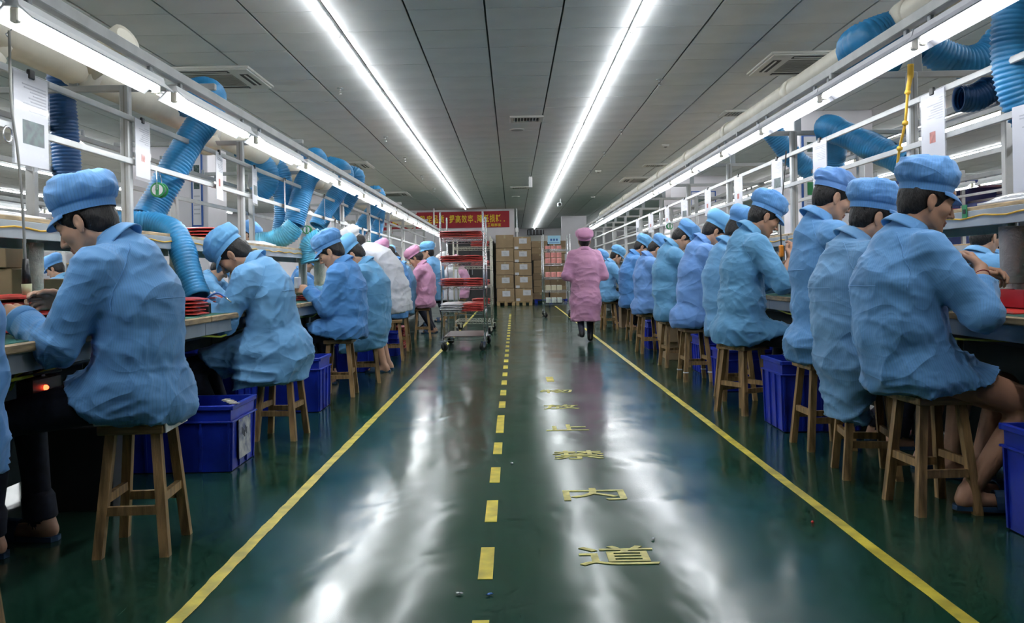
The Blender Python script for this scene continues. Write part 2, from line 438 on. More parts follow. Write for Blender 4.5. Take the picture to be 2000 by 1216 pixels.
# ------------------------------------------------------------------ people: smooth-union fields meshed with surface nets
V3 = lambda *a: np.array(a, float)
def nrm(v): v = np.asarray(v, float); return v/(np.linalg.norm(v)+1e-12)
class Field:
    def __init__(s, lo, hi, h, fine=()):
        s.ax = []
        for a in range(3):
            c = [lo[a]]
            while c[-1] < hi[a]:
                x = c[-1]; st = h
                for (fl, fh, fs) in fine:
                    if fl[a] <= x+1e-6 < fh[a]: st = min(st, fs)
                    elif x < fl[a] < x+st: st = max(min(st, fl[a]-x+1e-4), min(fs, st))
                c.append(x+st)
            s.ax.append(np.array(c, np.float32))
        sh = tuple(len(c) for c in s.ax)
        s.D = np.full(sh, .5, np.float32); s.T = np.zeros(sh, np.int8); s.B = np.full(sh, 9, np.float32)
    def block(s, lo, hi):
        sl = []
        for a in range(3):
            i = max(0, np.searchsorted(s.ax[a], lo[a])-1); j = min(len(s.ax[a]), np.searchsorted(s.ax[a], hi[a])+1)
            if j-i < 1: return None
            sl.append(slice(i, j))
        sl = tuple(sl)
        return sl, s.ax[0][sl[0]][:, None, None], s.ax[1][sl[1]][None, :, None], s.ax[2][sl[2]][None, None, :]
    def comb(s, sl, d, k, tagv, mode):
        D = s.D[sl]; d = d.astype(np.float32)
        if mode == 'add':
            h = np.clip(.5+.5*(D-d)/k, 0, 1)
            s.D[sl] = D*(1-h)+d*h-k*h*(1-h)
            if tagv is not None:
                b = d < s.B[sl]
                s.T[sl] = np.where(b, tagv, s.T[sl]); s.B[sl] = np.where(b, d, s.B[sl])
        else:
            h = np.clip(.5-.5*(D+d)/k, 0, 1)
            s.D[sl] = D*(1-h)-d*h+k*h*(1-h)
    def cone(s, a, b, ra, rb, k=.02, tag=0, ys=1.0, cut=None, mode='add'):
        """tapered capsule; ys widens it sideways; cut=(point, normal) keeps the side the normal leaves"""
        a = V3(*a); b = V3(*b); R = max(ra, rb); m = R*max(1, ys)+k+.02
        lo = np.minimum(a, b)-m; hi = np.maximum(a, b)+m
        q = s.block(lo, hi)
        if q is None: return
        sl, x, y, z = q
        x = x-a[0]; y = (y-a[1])/ys; z = z-a[2]; ba = (b-a).copy(); ba[1] /= ys
        t = np.clip((x*ba[0]+y*ba[1]+z*ba[2])/(ba@ba+1e-9), 0, 1)
        d = np.sqrt((x-t*ba[0])**2+(y-t*ba[1])**2+(z-t*ba[2])**2)-(ra+(rb-ra)*t)
        if cut is not None:
            p0, n0 = V3(*cut[0]), nrm(cut[1])
            pl = (x+a[0]-p0[0])*n0[0]+(y*ys+a[1]-p0[1])*n0[1]+(z+a[2]-p0[2])*n0[2]
            d = np.maximum(d, pl)
        s.comb(sl, d, k, tag, mode)
    def ell(s, c, r, R=None, k=.02, tag=0, mode='add'):
        c = V3(*c); r = V3(*r); m = r.max()+k+.02
        q = s.block(c-m, c+m)
        if q is None: return
        sl, x, y, z = q
        x = x-c[0]; y = y-c[1]; z = z-c[2]
        if R is not None:
            x, y, z = (R[0, 0]*x+R[1, 0]*y+R[2, 0]*z, R[0, 1]*x+R[1, 1]*y+R[2, 1]*z, R[0, 2]*x+R[1, 2]*y+R[2, 2]*z)
        k0 = np.sqrt((x/r[0])**2+(y/r[1])**2+(z/r[2])**2); k1 = np.sqrt((x/r[0]**2)**2+(y/r[1]**2)**2+(z/r[2]**2)**2)
        s.comb(sl, k0*(k0-1)/(k1+1e-6), k, tag, mode)
    def keep(s, p, n):
        """cut everything on the side the normal points to"""
        n = nrm(n)
        pl = ((s.ax[0]-p[0])*n[0])[:, None, None]+((s.ax[1]-p[1])*n[1])[None, :, None]+((s.ax[2]-p[2])*n[2])[None, None, :]
        s.D = np.maximum(s.D, pl.astype(np.float32))
    def mesh(s, smooth=1):
        D = s.D; D[0], D[-1] = .5, .5; D[:, 0], D[:, -1] = .5, .5; D[:, :, 0], D[:, :, -1] = .5, .5
        S = D < 0
        C = sum(S[i:S.shape[0]-1+i, j:S.shape[1]-1+j, k:S.shape[2]-1+k].astype(np.int8) for i in (0, 1) for j in (0, 1) for k in (0, 1))
        I, J, K = np.nonzero((C > 0) & (C < 8)); n = len(I)
        idx = np.full(C.shape, -1, np.int32); idx[I, J, K] = np.arange(n)
        val = {}; pos = {}
        for c in [(i, j, k) for i in (0, 1) for j in (0, 1) for k in (0, 1)]:
            val[c] = D[I+c[0], J+c[1], K+c[2]]
            pos[c] = np.stack([s.ax[0][I+c[0]], s.ax[1][J+c[1]], s.ax[2][K+c[2]]], 1)
        acc = np.zeros((n, 3)); cnt = np.zeros(n)
        for c in val:
            for a in range(3):
                if c[a]: continue
                e = list(c); e[a] = 1; e = tuple(e)
                x = (val[c] < 0) != (val[e] < 0)
                t = np.where(x, val[c]/(val[c]-val[e]+1e-12), 0)
                acc += np.where(x[:, None], pos[c]+t[:, None]*(pos[e]-pos[c]), 0); cnt += x
        v = acc/np.maximum(cnt, 1)[:, None]
        av = np.stack([np.abs(val[c]) for c in val], 0).argmin(0)
        cs = np.array(list(val)); cc = cs[av]
        tg = s.T[I+cc[:, 0], J+cc[:, 1], K+cc[:, 2]]
        F = []
        for a in range(3):
            b, c = (a+1) % 3, (a+2) % 3
            sa = [slice(None)]*3; sb = [slice(None)]*3
            sa[a] = slice(0, -1); sb[a] = slice(1, None)
            A = S[tuple(sa)]; Bq = S[tuple(sb)]
            q = np.array(np.nonzero(A != Bq))
            ok = (q[b] > 0) & (q[c] > 0) & (q[b] < S.shape[b]-1) & (q[c] < S.shape[c]-1)
            q = q[:, ok]
            ins = A[tuple(q)]
            def cell(db, dc):
                w = q.copy(); w[b] += db; w[c] += dc; return idx[tuple(w)]
            f = np.stack([cell(-1, -1), cell(0, -1), cell(0, 0), cell(-1, 0)], 1)
            f[~ins] = f[~ins][:, ::-1]
            F.append(f)
        F = np.concatenate(F); F = F[(F >= 0).all(1)]
        for _ in range(smooth):
            sm = np.zeros_like(v); c2 = np.zeros(n)
            for p, r in ((0, 1), (1, 2), (2, 3), (3, 0)):
                np.add.at(sm, F[:, p], v[F[:, r]]); np.add.at(c2, F[:, p], 1)
                np.add.at(sm, F[:, r], v[F[:, p]]); np.add.at(c2, F[:, r], 1)
            v = v*.5+sm/np.maximum(c2, 1)[:, None]*.5
        return v, F, tg
def normals(v, F):
    n = np.cross(v[F[:, 2]]-v[F[:, 0]], v[F[:, 3]]-v[F[:, 1]]); out = np.zeros_like(v)
    for k in range(4): np.add.at(out, F[:, k], n)
    return out/(np.linalg.norm(out, axis=1)[:, None]+1e-12)
_LAT = np.random.RandomState(11).uniform(-1, 1, (32, 32, 32))
def vnoise(p):
    i = np.floor(p).astype(int); f = p-i; f = f*f*(3-2*f); i &= 31; j = (i+1) & 31
    def g(a, b, c): return _LAT[a, b, c]
    x0, y0, z0 = i.T; x1, y1, z1 = j.T; fx, fy, fz = f.T
    l = lambda a, b, t: a+(b-a)*t
    return l(l(l(g(x0, y0, z0), g(x1, y0, z0), fx), l(g(x0, y1, z0), g(x1, y1, z0), fx), fy),
             l(l(g(x0, y0, z1), g(x1, y0, z1), fx), l(g(x0, y1, z1), g(x1, y1, z1), fx), fy), fz)
def np_mesh(name, v, F, mats, tg=None, smooth=True):
    me = bpy.data.meshes.new(name)
    me.vertices.add(len(v)); me.vertices.foreach_set('co', np.asarray(v, np.float32).reshape(-1))
    me.loops.add(F.size); me.loops.foreach_set('vertex_index', F.astype(np.int32).reshape(-1))
    me.polygons.add(len(F)); me.polygons.foreach_set('loop_start', np.arange(0, F.size, F.shape[1], dtype=np.int32))
    me.polygons.foreach_set('loop_total', np.full(len(F), F.shape[1], np.int32))
    for m in mats: me.materials.append(m)
    if tg is not None: me.polygons.foreach_set('material_index', tg[F].max(1).astype(np.int32))
    me.polygons.foreach_set('use_smooth', np.full(len(F), smooth))
    me.update(); me.validate(); return me
def rotY(a): c, s = math.cos(a), math.sin(a); return np.array([[c, 0, s], [0, 1, 0], [-s, 0, c]])
def rotZ(a): c, s = math.cos(a), math.sin(a); return np.array([[c, -s, 0], [s, c, 0], [0, 0, 1]])
def rotX(a): c, s = math.cos(a), math.sin(a); return np.array([[1, 0, 0], [0, c, -s], [0, s, c]])
LOD = {'near': dict(coat=.0092, body=.018, head=.0042, hand=.0052, hair=.006, wr=1.0),
       'mid': dict(coat=.0135, body=.022, head=.0065, hand=.008, hair=.009, wr=1.0),
       'far': dict(coat=.021, body=.028, head=.011, hand=.014, hair=.013, wr=.9)}
SKIN, LEG, FOOT, LIP, DARK = 0, 1, 2, 3, 4

def ik(S, Wp, a, b, pole):
    S = V3(*S); Wp = V3(*Wp); d = Wp-S; L = np.linalg.norm(d)
    if L > (a+b)*.985: Wp = S+d*((a+b)*.985/L); d = Wp-S; L = (a+b)*.985
    n = d/L; t = (a*a-b*b+L*L)/(2*L); h = math.sqrt(max(a*a-t*t, 1e-6))
    p = V3(*pole); p = nrm(p-n*(p@n))
    return S+n*t+p*h, Wp
def hand_prims(Fd, w, d, n, side, curl=.5, spread=1.0, thumb=.3):
    """five fingers; w wrist, d pointing along the hand, n out of the palm"""
    d = nrm(d); n = nrm(np.asarray(n)-d*(np.asarray(n)@d)); l = np.cross(n, d)*side      # l toward the thumb
    w = V3(*w)
    for i, (o, ln) in enumerate(((.030, .94), (.010, 1.05), (-.010, 1.0), (-.029, .8))):
        kn = w+d*(.088-.006*abs(i-1))+l*o
        Fd.cone(w+l*o*.55+d*.012, kn, .0165, .0125, k=.012, tag=SKIN)
        a = curl*(.55+.1*i); p = kn; dd = nrm(d+l*.05*(1.5-i)*spread); nn = n
        for seg, (sl, r0, r1) in enumerate(((.043*ln, .0108, .0098), (.028*ln, .0098, .0088), (.022*ln, .0088, .0074))):
            ang = a*(1.0 if seg == 0 else 1.15)
            dd, nn = dd*math.cos(ang)+nn*math.sin(ang), nn*math.cos(ang)-dd*math.sin(ang)
            q = p+dd*sl; Fd.cone(p, q, r0, r1, k=.0035, tag=SKIN); p = q
    b = w+d*.022+l*.024; m = b+d*.034+l*.022+n*.018; t = m+d*.03+l*(.002)+n*.012*thumb*2; u = t+d*.022-l*.008+n*.008
    Fd.cone(b, m, .0155, .0125, k=.010, tag=SKIN); Fd.cone(m, t, .0118, .0108, k=.004, tag=SKIN); Fd.cone(t, u, .0105, .0085, k=.004, tag=SKIN)

def head_prims(Fd, o, R, lod, ear=True, gender='m'):
    g = lambda x, y, z: o+R@V3(x, y, z)
    E = lambda c, r, k=.02, tag=SKIN, mode='add', RR=None: Fd.ell(g(*c), r, R if RR is None else R@RR, k, tag, mode)
    Cn = lambda a, b, ra, rb, k=.012, tag=SKIN: Fd.cone(g(*a), g(*b), ra, rb, k, tag)
    E((-.014, 0, .033), (.096, .076, .09))
    E((.034, 0, -.03), (.058, .056, .085), .03)
    for sg in (-1, 1):
        Cn((-.004, sg*.047, -.05), (.066, sg*.010, -.096), .021, .017, .025)
        E((.058, sg*.043, -.016), (.027, .022, .024), .02)
        Cn((.082, sg*.014, .030), (.074, sg*.047, .026), .010, .009, .012)
    E((.077, 0, -.099), (.017, .019, .015), .015)
    E((.078, 0, .055), (.02, .045, .03), .03)
    if lod != 'far':
        for sg in (-1, 1):
            E((.098, sg*.031, .008), (.012, .018, .010), .010, None, 'sub')
            E((.0775, sg*.031, .006), (.0125, .0165, .0105), .004)
    Cn((.091, 0, .018), (.1155, 0, -.027), .0078, .0102, .010)
    for sg in (-1, 1): E((.101, sg*.012, -.032), (.012, .0085, .0085), .006)
    if lod != 'far':
        E((.0895, 0, -.0605), (.0105, .024, .0060), .006, LIP); E((.0875, 0, -.0725), (.0105, .020, .0062), .006, LIP)
        for sg in (-1, 1):
            Cn((.0905, sg*.019, .0015), (.0845, sg*.044, .0005), .0032, .0032, .002, DARK)
            Cn((.0935, sg*.015, .0335), (.083, sg*.048, .0345), .0042, .003, .002, DARK)
    for sg in (-1, 1):
        Re = rotZ(sg*-.35) @ rotY(-.18)
        E((-.010, sg*.080, -.004), (.020, .0085, .033), .006, SKIN, 'add', Re)
        if lod != 'far':
            E((-.004, sg*.092, .003), (.012, .0105, .020), .004, None, 'sub', Re)
        E((-.002, sg*.077, -.034), (.009, .006, .009), .005)

def lerp(a, b, t): return a+(b-a)*t

def make_cap(o, R, m, parent, lodname, tilt=0, puff=1.0, visor=True, big=1.0, seed=0):
    nu = 96 if lodname == 'near' else (40 if lodname == 'mid' else 24)
    Rt = R @ rotY(tilt); zo = .022
    key = [(.020, .113, .0910, -.010), (.034, .115, .0925, -.010), (.050, .1155, .093, -.010), (.056, .116+.007*puff, .094+.007*puff, -.012), (.074, .118+.013*puff, .096+.013*puff, -.015),
             (.102, .118+.016*puff, .097+.016*puff, -.018), (.130, .112+.014*puff, .094+.014*puff, -.019), (.152, .098+.010*puff, .086+.010*puff, -.018), (.166, .074+.004*puff, .066+.004*puff, -.016), (.172, .042, .038, -.014), (.174, .012, .011, -.012)]
    if puff < .6: key = [((z if z < .055 else .055+(z-.055)*.72), a_, b_, c_) for z, a_, b_, c_ in key]
    sub = 3 if lodname == 'near' else 1
    rings = []
    for i in range(len(key)-1):
        for q in range(sub): rings.append(tuple(lerp(key[i][c], key[i+1][c], q/sub) for c in range(4))+(i+q/sub,))
    rings.append(key[-1]+(len(key)-1,))
    th = np.linspace(0, 2*PI, nu, endpoint=False); vs = []
    pl = vnoise(np.stack([np.cos(th)*5+seed, np.sin(th)*5, np.zeros(nu)], 1))
    for (z, a, b, sh, t_) in rings:
        gather = .030*math.exp(-((t_-3.6)/1.3)**2)
        rr = 1+gather*np.abs(np.sin(th*(11 if nu > 40 else nu//6)+2.5*pl+seed))*1.3-gather*.6
        vs.append(np.stack([a*big*np.cos(th)*rr+sh, b*big*np.sin(th)*rr, np.full(nu, z+zo)+(.005*np.sin(th*2+seed) if t_ > 3 else 0)], 1))
    v = np.concatenate(vs)
    ampk = [0, 0, .0, .003, .009, .010, .010, .008, .006, .004, .003]
    amp = np.repeat(np.interp([r_[4] for r_ in rings], np.arange(11), ampk), nu)
    q = v*np.array([15, 15, 24])+seed*7.3
    rn = 1-2*np.sqrt(np.abs(vnoise(q+1.2*vnoise(q*.7)[:, None]))+1e-4)+.35*vnoise(q*2.6)
    v[:, :] += v/np.linalg.norm(v, axis=1)[:, None]*(amp*rn*.9)[:, None]
    m_ = len(rings)
    F = np.array([(i*nu+k, i*nu+(k+1) % nu, (i+1)*nu+(k+1) % nu, (i+1)*nu+k) for i in range(m_-1) for k in range(nu)])
    v = np.concatenate([v, [[-.012, 0, rings[-1][0]+zo+.0005]]]); top = len(v)-1
    fl = [tuple(f) for f in F]+[((m_-1)*nu+k, (m_-1)*nu+(k+1) % nu, top) for k in range(nu)]
    w = v@Rt.T+o
    me = bpy.data.meshes.new('cap'); me.from_pydata([tuple(p) for p in w], [], fl); me.materials.append(m)
    me.attributes.new('stripe', 'FLOAT', 'POINT').data.foreach_set('value', np.concatenate([np.tile(th*.105, m_), [0]]).astype(np.float32))
    me.polygons.foreach_set('use_smooth', [True]*len(fl)); me.update()
    cap = link('cap', me, parent)
    if visor:
        n = 14; mb = MB(); vv = []
        for k in range(n+1):
            t = -1.15+2.3*k/n; c = max(0, math.cos(t*1.30))
            for (ex, dz) in ((0, 0), (.5, -.014), (1, -.036)):
                L_ = .040*c*ex
                x = -.010+.114*big*math.cos(t)+L_*math.cos(t*.5); y = .0925*big*math.sin(t)+L_*math.sin(t*.5)*.6
                for off in (0, -.0035): vv.append((x, y, .048+dz*(.3+.7*c)+off))
        P = [tuple(Rt@V3(*p)+o) for p in vv]; fs = []
        for k in range(n):
            a = 6*k; b = 6*(k+1)
            fs += [(a, a+2, b+2, b), (a+2, a+4, b+4, b+2), (a+1, b+1, b+3, a+3), (a+3, b+3, b+5, a+5), (a+4, a+5, b+5, b+4), (a, b, b+1, a+1)]
        fs += [(0, 1, 3, 2), (2, 3, 5, 4), (6*n, 6*n+2, 6*n+3, 6*n+1), (6*n+2, 6*n+4, 6*n+5, 6*n+3)]
        mb.add(P, fs); mb.build('visor', m, cap, True)
    return cap

def make_person(label, loc, rz, top, hp=30, nf=40, yaw=0, roll=0, lod='near', seat=.475, stand=False, coat=C_blue, capm=C_capb, skin=M_skin, legm=M_jeans, footm=None,
                hunch=.06, hands=None, pole=None, curl=(.7, .7), palm=None, handdir=None, sleeve=(1, 1), knees=None, feet=None, hem=None, hemx=.22, dropside=None, bulk=1.0, group=None,
                hair='short', capt=0, puff=1.0, wrinkle=1.0, seed=0, pelvis=None, name='person', bare=False, slip=True, lean_hem=0, visor=True, capbig=1.0, shw=.185, pocket=False):
    """one worker; local x forward, y left, z up, origin on the floor under the seat"""
    Q = LOD[lod]; rs = np.random.RandomState(seed+5)
    hpR = math.radians(hp)
    R = rotZ(math.radians(yaw)) @ rotY(hpR) @ rotX(math.radians(roll))
    top = V3(*top); o = top-R@V3(-.012, 0, .194 if puff >= .6 else .162)
    c7 = o-R@V3(.028, 0, 0)*.6-V3(math.sin(math.radians(nf)), 0, math.cos(math.radians(nf)))*.135
    pv = V3(*pelvis) if pelvis is not None else (V3(-.02, 0, seat+.10) if not stand else V3(-.05, 0, .92))
    ax = nrm(c7-pv); bk = nrm(V3(-ax[2], 0, ax[0]))
    mid = (pv+c7)/2+bk*hunch*2
    Sp = lambda t: pv*(1-t)**2+mid*2*t*(1-t)+c7*t*t
    shc = Sp(.86)-bk*.035
    sh = {s_: shc+V3(0, s_*shw, -.02)-bk*.01 for s_ in (-1, 1)}
    hands = hands or ((.46, .12, .86), (.46, -.12, .86))
    pole = pole or ((-.35, .55, -1), (-.35, -.55, -1))
    palm = palm or ((0, -.5, -1), (0, .5, -1))
    handdir = handdir or ((.9, -.45, -.1), (.9, .45, -.1))
    arm = {}
    for i, s_ in ((0, 1), (1, -1)):
        e, w = ik(sh[s_], hands[i], .30, .265, pole[i]); arm[s_] = (e, w)
    # legs
    if stand:
        knees = knees or ((.03, .10, .50), (.02, -.10, .50)); feet = feet or ((-.02, .11, .07), (-.03, -.11, .07))
        hips = {1: pv+V3(0, .09, -.04), -1: pv+V3(0, -.09, -.04)}
    else:
        knees = knees or ((.40, .12, seat+.07), (.40, -.12, seat+.07)); feet = feet or ((.34, .11, .08), (.36, -.11, .08))
        hips = {1: pv+V3(.02, .09, -.01), -1: pv+V3(.02, -.09, -.01)}
    kn = {1: V3(*knees[0]), -1: V3(*knees[1])}; ft = {1: V3(*feet[0]), -1: V3(*feet[1])}
    for s_ in (-1, 1):
        T, Sg = (.43, .41)
        # keep limb lengths near nature by moving the knee
        k_, f_ = ik(hips[s_], ft[s_], T, Sg, kn[s_]-(hips[s_]+ft[s_])/2)
        kn[s_] = k_; ft[s_] = f_
    # ---- body
    pts = [o, c7, pv, *arm[1], *arm[-1], *sh.values(), *kn.values(), *ft.values()]
    lo = np.min(pts, 0)-.22; hi = np.max(pts, 0)+.22; lo[2] = max(lo[2], -.02) if True else lo[2]
    fine = [(o-.135, o+.15, Q['head'])]
    for i, s_ in ((0, 1), (1, -1)):
        w = arm[s_][1]; hd = nrm(handdir[i]); c = w+hd*.08
        fine.append((c-.115, c+.115, Q['hand']))
    if lod == 'near':
        for s_ in (-1, 1): fine.append((ft[s_]-V3(.07, .07, .1), ft[s_]+V3(.1, .07, .06), .011))
    Fd = Field(lo, hi, Q['body'], fine)
    for t0, t1, r0, r1 in ((0, .3, .115, .112), (.3, .6, .112, .112), (.6, .85, .112, .09)):
        Fd.cone(Sp(t0), Sp(t1), r0, r1, .05, SKIN, 1.3)
    Fd.cone(sh[1], sh[-1], .05, .05, .05, SKIN)
    Fd.cone(c7-V3(.0, 0, .03), o+R@V3(-.022, 0, -.03), .060, .054, .03, SKIN)
    head_prims(Fd, o, R, lod)
    for i, s_ in ((0, 1), (1, -1)):
        e, w = arm[s_]
        Fd.cone(sh[s_], e, .050, .041, .03, SKIN); Fd.cone(e, w, .041, .027, .02, SKIN)
        if lod == 'far':
            hd = nrm(handdir[i]); Fd.cone(w, w+hd*.09, .03, .03, .02, SKIN); Fd.cone(w+hd*.09, w+hd*.14+V3(*palm[i])*.03, .02, .015, .02, SKIN)
        else: hand_prims(Fd, w, handdir[i], palm[i], s_*(1 if True else 1), curl[i])
        lt = LEG if not bare else SKIN
        Fd.cone(hips[s_], kn[s_], .092, .062, .03, lt); Fd.cone(kn[s_], ft[s_], .062, .043 if not bare else .036, .02, lt)
        toe = nrm(V3(1, s_*.18, 0)); a_ = ft[s_]
        zf = a_[2]-.045
        Fd.cone(a_+V3(-.02, 0, -.02), V3(a_[0]-.035, a_[1], zf), .038, .032, .02, FOOT)
        Fd.cone(V3(a_[0]-.02, a_[1], zf), a_*V3(1, 1, 0)+toe*.15+V3(0, 0, max(zf-.008, .02)), .034, .024, .02, FOOT, 1.15)
    v, F, tg = Fd.mesh(1)
    fm = footm or skin
    body = link(name, np_mesh(name, v, F, [skin, legm, fm, M_lip, M_hair], tg), None, loc, rz)
    tag(body, label, 'person', group)
    # ---- hair
    hl = o-.16; hh = o+.16
    if hair == 'long': hl = hl-V3(.05, 0, .1)
    H = Field(hl, hh, Q['hair'])
    g = lambda x, y, z: o+R@V3(x, y, z)
    H.ell(g(-.016, 0, .034), (.105, .0845, .097), R, .01)
    H.ell(g(-.045, 0, -.02), (.068, .07, .075), R, .03)
    if hair == 'long': H.ell(g(-.095, 0, .0), (.05, .05, .055), R, .03)
    # clear the face and ears, keep a fringe and sideburns
    H.ell(g(.105, 0, -.05), (.085, .2, .098), R, .008, None, 'sub')
    H.ell(g(.03, 0, -.085), (.075, .2, .07), R, .008, None, 'sub')
    H.ell(g(.15, 0, .0), (.075, .2, .062), R, .008, None, 'sub')
    for sg in (-1, 1): H.ell(g(-.006, sg*.083, -.008), (.026, .022, .036), R, .006, None, 'sub')
    ct = math.radians(capt); H.keep(g(-.01, 0, .062), R@V3(math.sin(ct), 0, math.cos(ct)))
    H.keep(g(-.09, 0, -.078 if hair != 'long' else -.09), R@V3(-.25, 0, -1))
    v, F, tg = H.mesh(1)
    if len(F):
        nn = normals(v, F); loc_ = (v-o)@R
        v = v+nn*(vnoise(loc_*np.array([45, 90, 30])+seed)*.0035)[:, None]
        link('hair', np_mesh('hair', v, F, [M_hair]), body)
    # ---- cap
    if capm is not None: make_cap(o, R, capm, body, lod, math.radians(capt), puff, visor, capbig, seed+1)
    # ---- coat
    hem = hem if hem is not None else (seat-.03 if not stand else .50)
    cp = [c7, pv, *sh.values(), *arm[1], *arm[-1], V3(-.3, -.32, hem), V3(.1, .32, hem)]
    if not stand: cp += [V3(hemx+.05, .25, seat), V3(hemx+.05, -.25, seat), kn[1], kn[-1]]
    lo = np.min(cp, 0)-.13; hi = np.max(cp, 0)+.13
    Cf = Field(lo, hi, Q['coat'])
    B = bulk
    for t0, t1, r0, r1, ys in ((0, .3, .150*B, .146*B, 1.26), (.3, .6, .146*B, .138*B, 1.32), (.6, .84, .138*B, .112, 1.40)):
        Cf.cone(Sp(t0), Sp(t1), r0, r1, .06, 0, ys)
    Cf.cone(sh[1]+V3(0, -.02, 0), sh[-1]+V3(0, .02, 0), .07, .07, .06)
    Cf.cone(Sp(.84), c7+V3(.01, 0, .012)-ax*.01, .10, .066, .05)
    for i, s_ in ((0, 1), (1, -1)):
        e, w = arm[s_]
        Cf.cone(sh[s_], e, .078, .073, .045)
        f = sleeve[i]
        if f > 0:
            we = e+(w-e)*min(f, .97)
            Cf.cone(e, we+(w-e)*.08, .073, .056 if f > .6 else .064, .025, 0, 1, (we, w-e))
        else:
            pass
    if stand:
        hipc = pv+V3(0, 0, -.05); dn = V3(lean_hem, 0, hem-.12)
        Cf.cone(hipc, V3(hipc[0]*.6+lean_hem*.5, 0, (hipc[2]+hem)/2), .165*B, .175*B, .06, 0, 1.28)
        Cf.cone(V3(hipc[0]*.6+lean_hem*.5, 0, (hipc[2]+hem)/2), V3(hipc[0]*.3+lean_hem, 0, hem-.1), .175*B, .185*B, .06, 0, 1.25)
        Cf.keep((hipc[0]*.3+lean_hem, 0, hem), (-.18 if lean_hem < 0 else 0, 0, -1))
    else:
        Cf.ell((-.035, 0, seat+.06), (.168*B, .205*B, .14), None, .06)
        for s_ in (-1, 1):
            d_ = nrm(kn[s_]-hips[s_])
            e_ = hips[s_]+d_*(hemx+.12)
            Cf.cone(hips[s_]+V3(-.04, 0, .0), e_+V3(0, 0, -.005), .118*B, .105*B, .05, 0, 1, (hips[s_]+d_*hemx+V3(0, 0, 0), nrm(d_*1+V3(0, 0, -.55))))
        Cf.cone(pv+V3(.05, 0, -.03), V3(hemx-.06, 0, seat+.08), .09, .06, .06, 0, 1.3)
        if dropside:
            for s_, dz in dropside.items():
                Cf.cone((-.10, s_*.15, seat+.02), (hemx*.55, s_*.17, seat+.03), .075, .075, .05)
                Cf.cone((-.08, s_*.19, seat-.02), (hemx*.6, s_*.2, dz+.0), .05, .04, .05, 0, 1)
                Cf.cone((-.05, s_*.19, dz+.02), (hemx*.6, s_*.2, dz), .045, .04, .06, 0, 1)
                Cf.cone((-.05, s_*.18, (seat+dz)/2), (hemx*.55, s_*.19, (seat+dz)/2), .05, .045, .06, 0, 1)
        if hem < seat-.01:
            Cf.cone((-.085, 0, seat+.10), (-.085, 0, hem+.02), .115*B, .085*B, .05, 0, 1.75)
        Cf.keep((0, 0, hem), (-.15, 0, -1))
        if not dropside and hem > .3:
            xs_ = np.maximum(Cf.ax[0]-.02, 0)[:, None, None]; zs_ = Cf.ax[2][None, None, :]
            Cf.D = np.maximum(Cf.D, ((seat+.005+.30*xs_-zs_)/1.05).astype(np.float32))
    v, F, tg = Cf.mesh(1)
    nn = normals(v, F)
    tt = np.linspace(0, 1, 24); sp_ = np.array([Sp(t_) for t_ in tt])
    xc = np.interp(v[:, 2], sp_[:, 2], sp_[:, 0]); stripe = np.arctan2(v[:, 1]/1.3, -(v[:, 0]-xc))*.185
    for s_ in (1, -1):
        for (a_, b_) in ((sh[s_]+V3(0, s_*.03, 0), arm[s_][0]), arm[s_]):
            ab = b_-a_; t_ = np.clip(((v-a_)@ab)/(ab@ab), 0, 1); dv = v-(a_+t_[:, None]*ab); dist = np.linalg.norm(dv, axis=1)
            u1 = nrm(np.cross(ab, V3(.3, .9, .1))); u2 = np.cross(nrm(ab), u1)
            on = (dist < .088) & (np.abs(v[:, 1]) > shw*.75 if a_ is not arm[s_][0] else True)
            stripe = np.where(on, np.arctan2(dv@u1, dv@u2)*.075, stripe)
    # folds: diagonal drag lines, rings at the elbow, sag at the waist
    amp = wrinkle*Q['wr']
    k1 = vnoise(v*np.array([3.4, 3.4, 13])+seed*3.1+2.2*vnoise(v*3+seed)[:, None])
    k2 = vnoise((v@rotY(.8))*np.array([3.5, 6, 18])+seed*1.7+1.5*vnoise(v*4.5)[:, None])
    k3 = vnoise((v@rotX(.9))*np.array([9, 7, 26])+seed*.9)
    rd = lambda x: 1-2*np.sqrt(np.abs(x)+1e-4)
    dsp = .010*rd(k1)+.0075*rd(k2)+.003*k3
    zrel = np.clip((v[:, 2]-hem)/.5, 0, 1)
    dsp *= (.48+.85*(1-zrel))
    v = v+nn*(dsp*amp)[:, None]
    if lod == 'near':
        nn = normals(v, F); k4 = vnoise((v@rotX(-.5))*np.array([16, 14, 40])+seed*2.9); v = v+nn*(.0022*rd(k4))[:, None]
    me_ = np_mesh('coat', v, F, [coat]); me_.attributes.new('stripe', 'FLOAT', 'POINT').data.foreach_set('value', stripe.astype(np.float32))
    co = link('coat', me_, body)
    if lod == 'near':
        nn = normals(v, F)
        from mathutils.bvhtree import BVHTree
        bvh = BVHTree.FromPolygons([tuple(q_) for q_ in v], [tuple(int(i_) for i_ in f_) for f_ in F])
        def seam(pts, dr, r=.0021):
            out = []; dr = Vector(dr).normalized()
            for p_ in spline(pts, 14):
                h_ = bvh.ray_cast(p_-dr*.5, dr)
                if h_[0] is not None: out.append(h_[0]+h_[1]*.0009)
            for _ in range(2):
                for i_ in range(1, len(out)-1): out[i_] = (out[i_-1]+out[i_]*2+out[i_+1])/4
            if len(out) > 4: MB().tube(out, r, 5).build('seam', coat, co, True)
        for s_ in (1, -1):
            bd = nrm(-bk+V3(0, -s_*.35, -.2))
            seam([c7+bk*.03+V3(0, s_*.080, -.025), (c7+sh[s_])/2+V3(0, s_*.025, -.045), sh[s_]+V3(0, -s_*.005, -.10), sh[s_]+V3(0, -s_*.0, -.17)], bd)
        seam([Sp(.60)+V3(0, y_, 0) for y_ in (-.14, -.07, 0, .07, .14)], -bk)
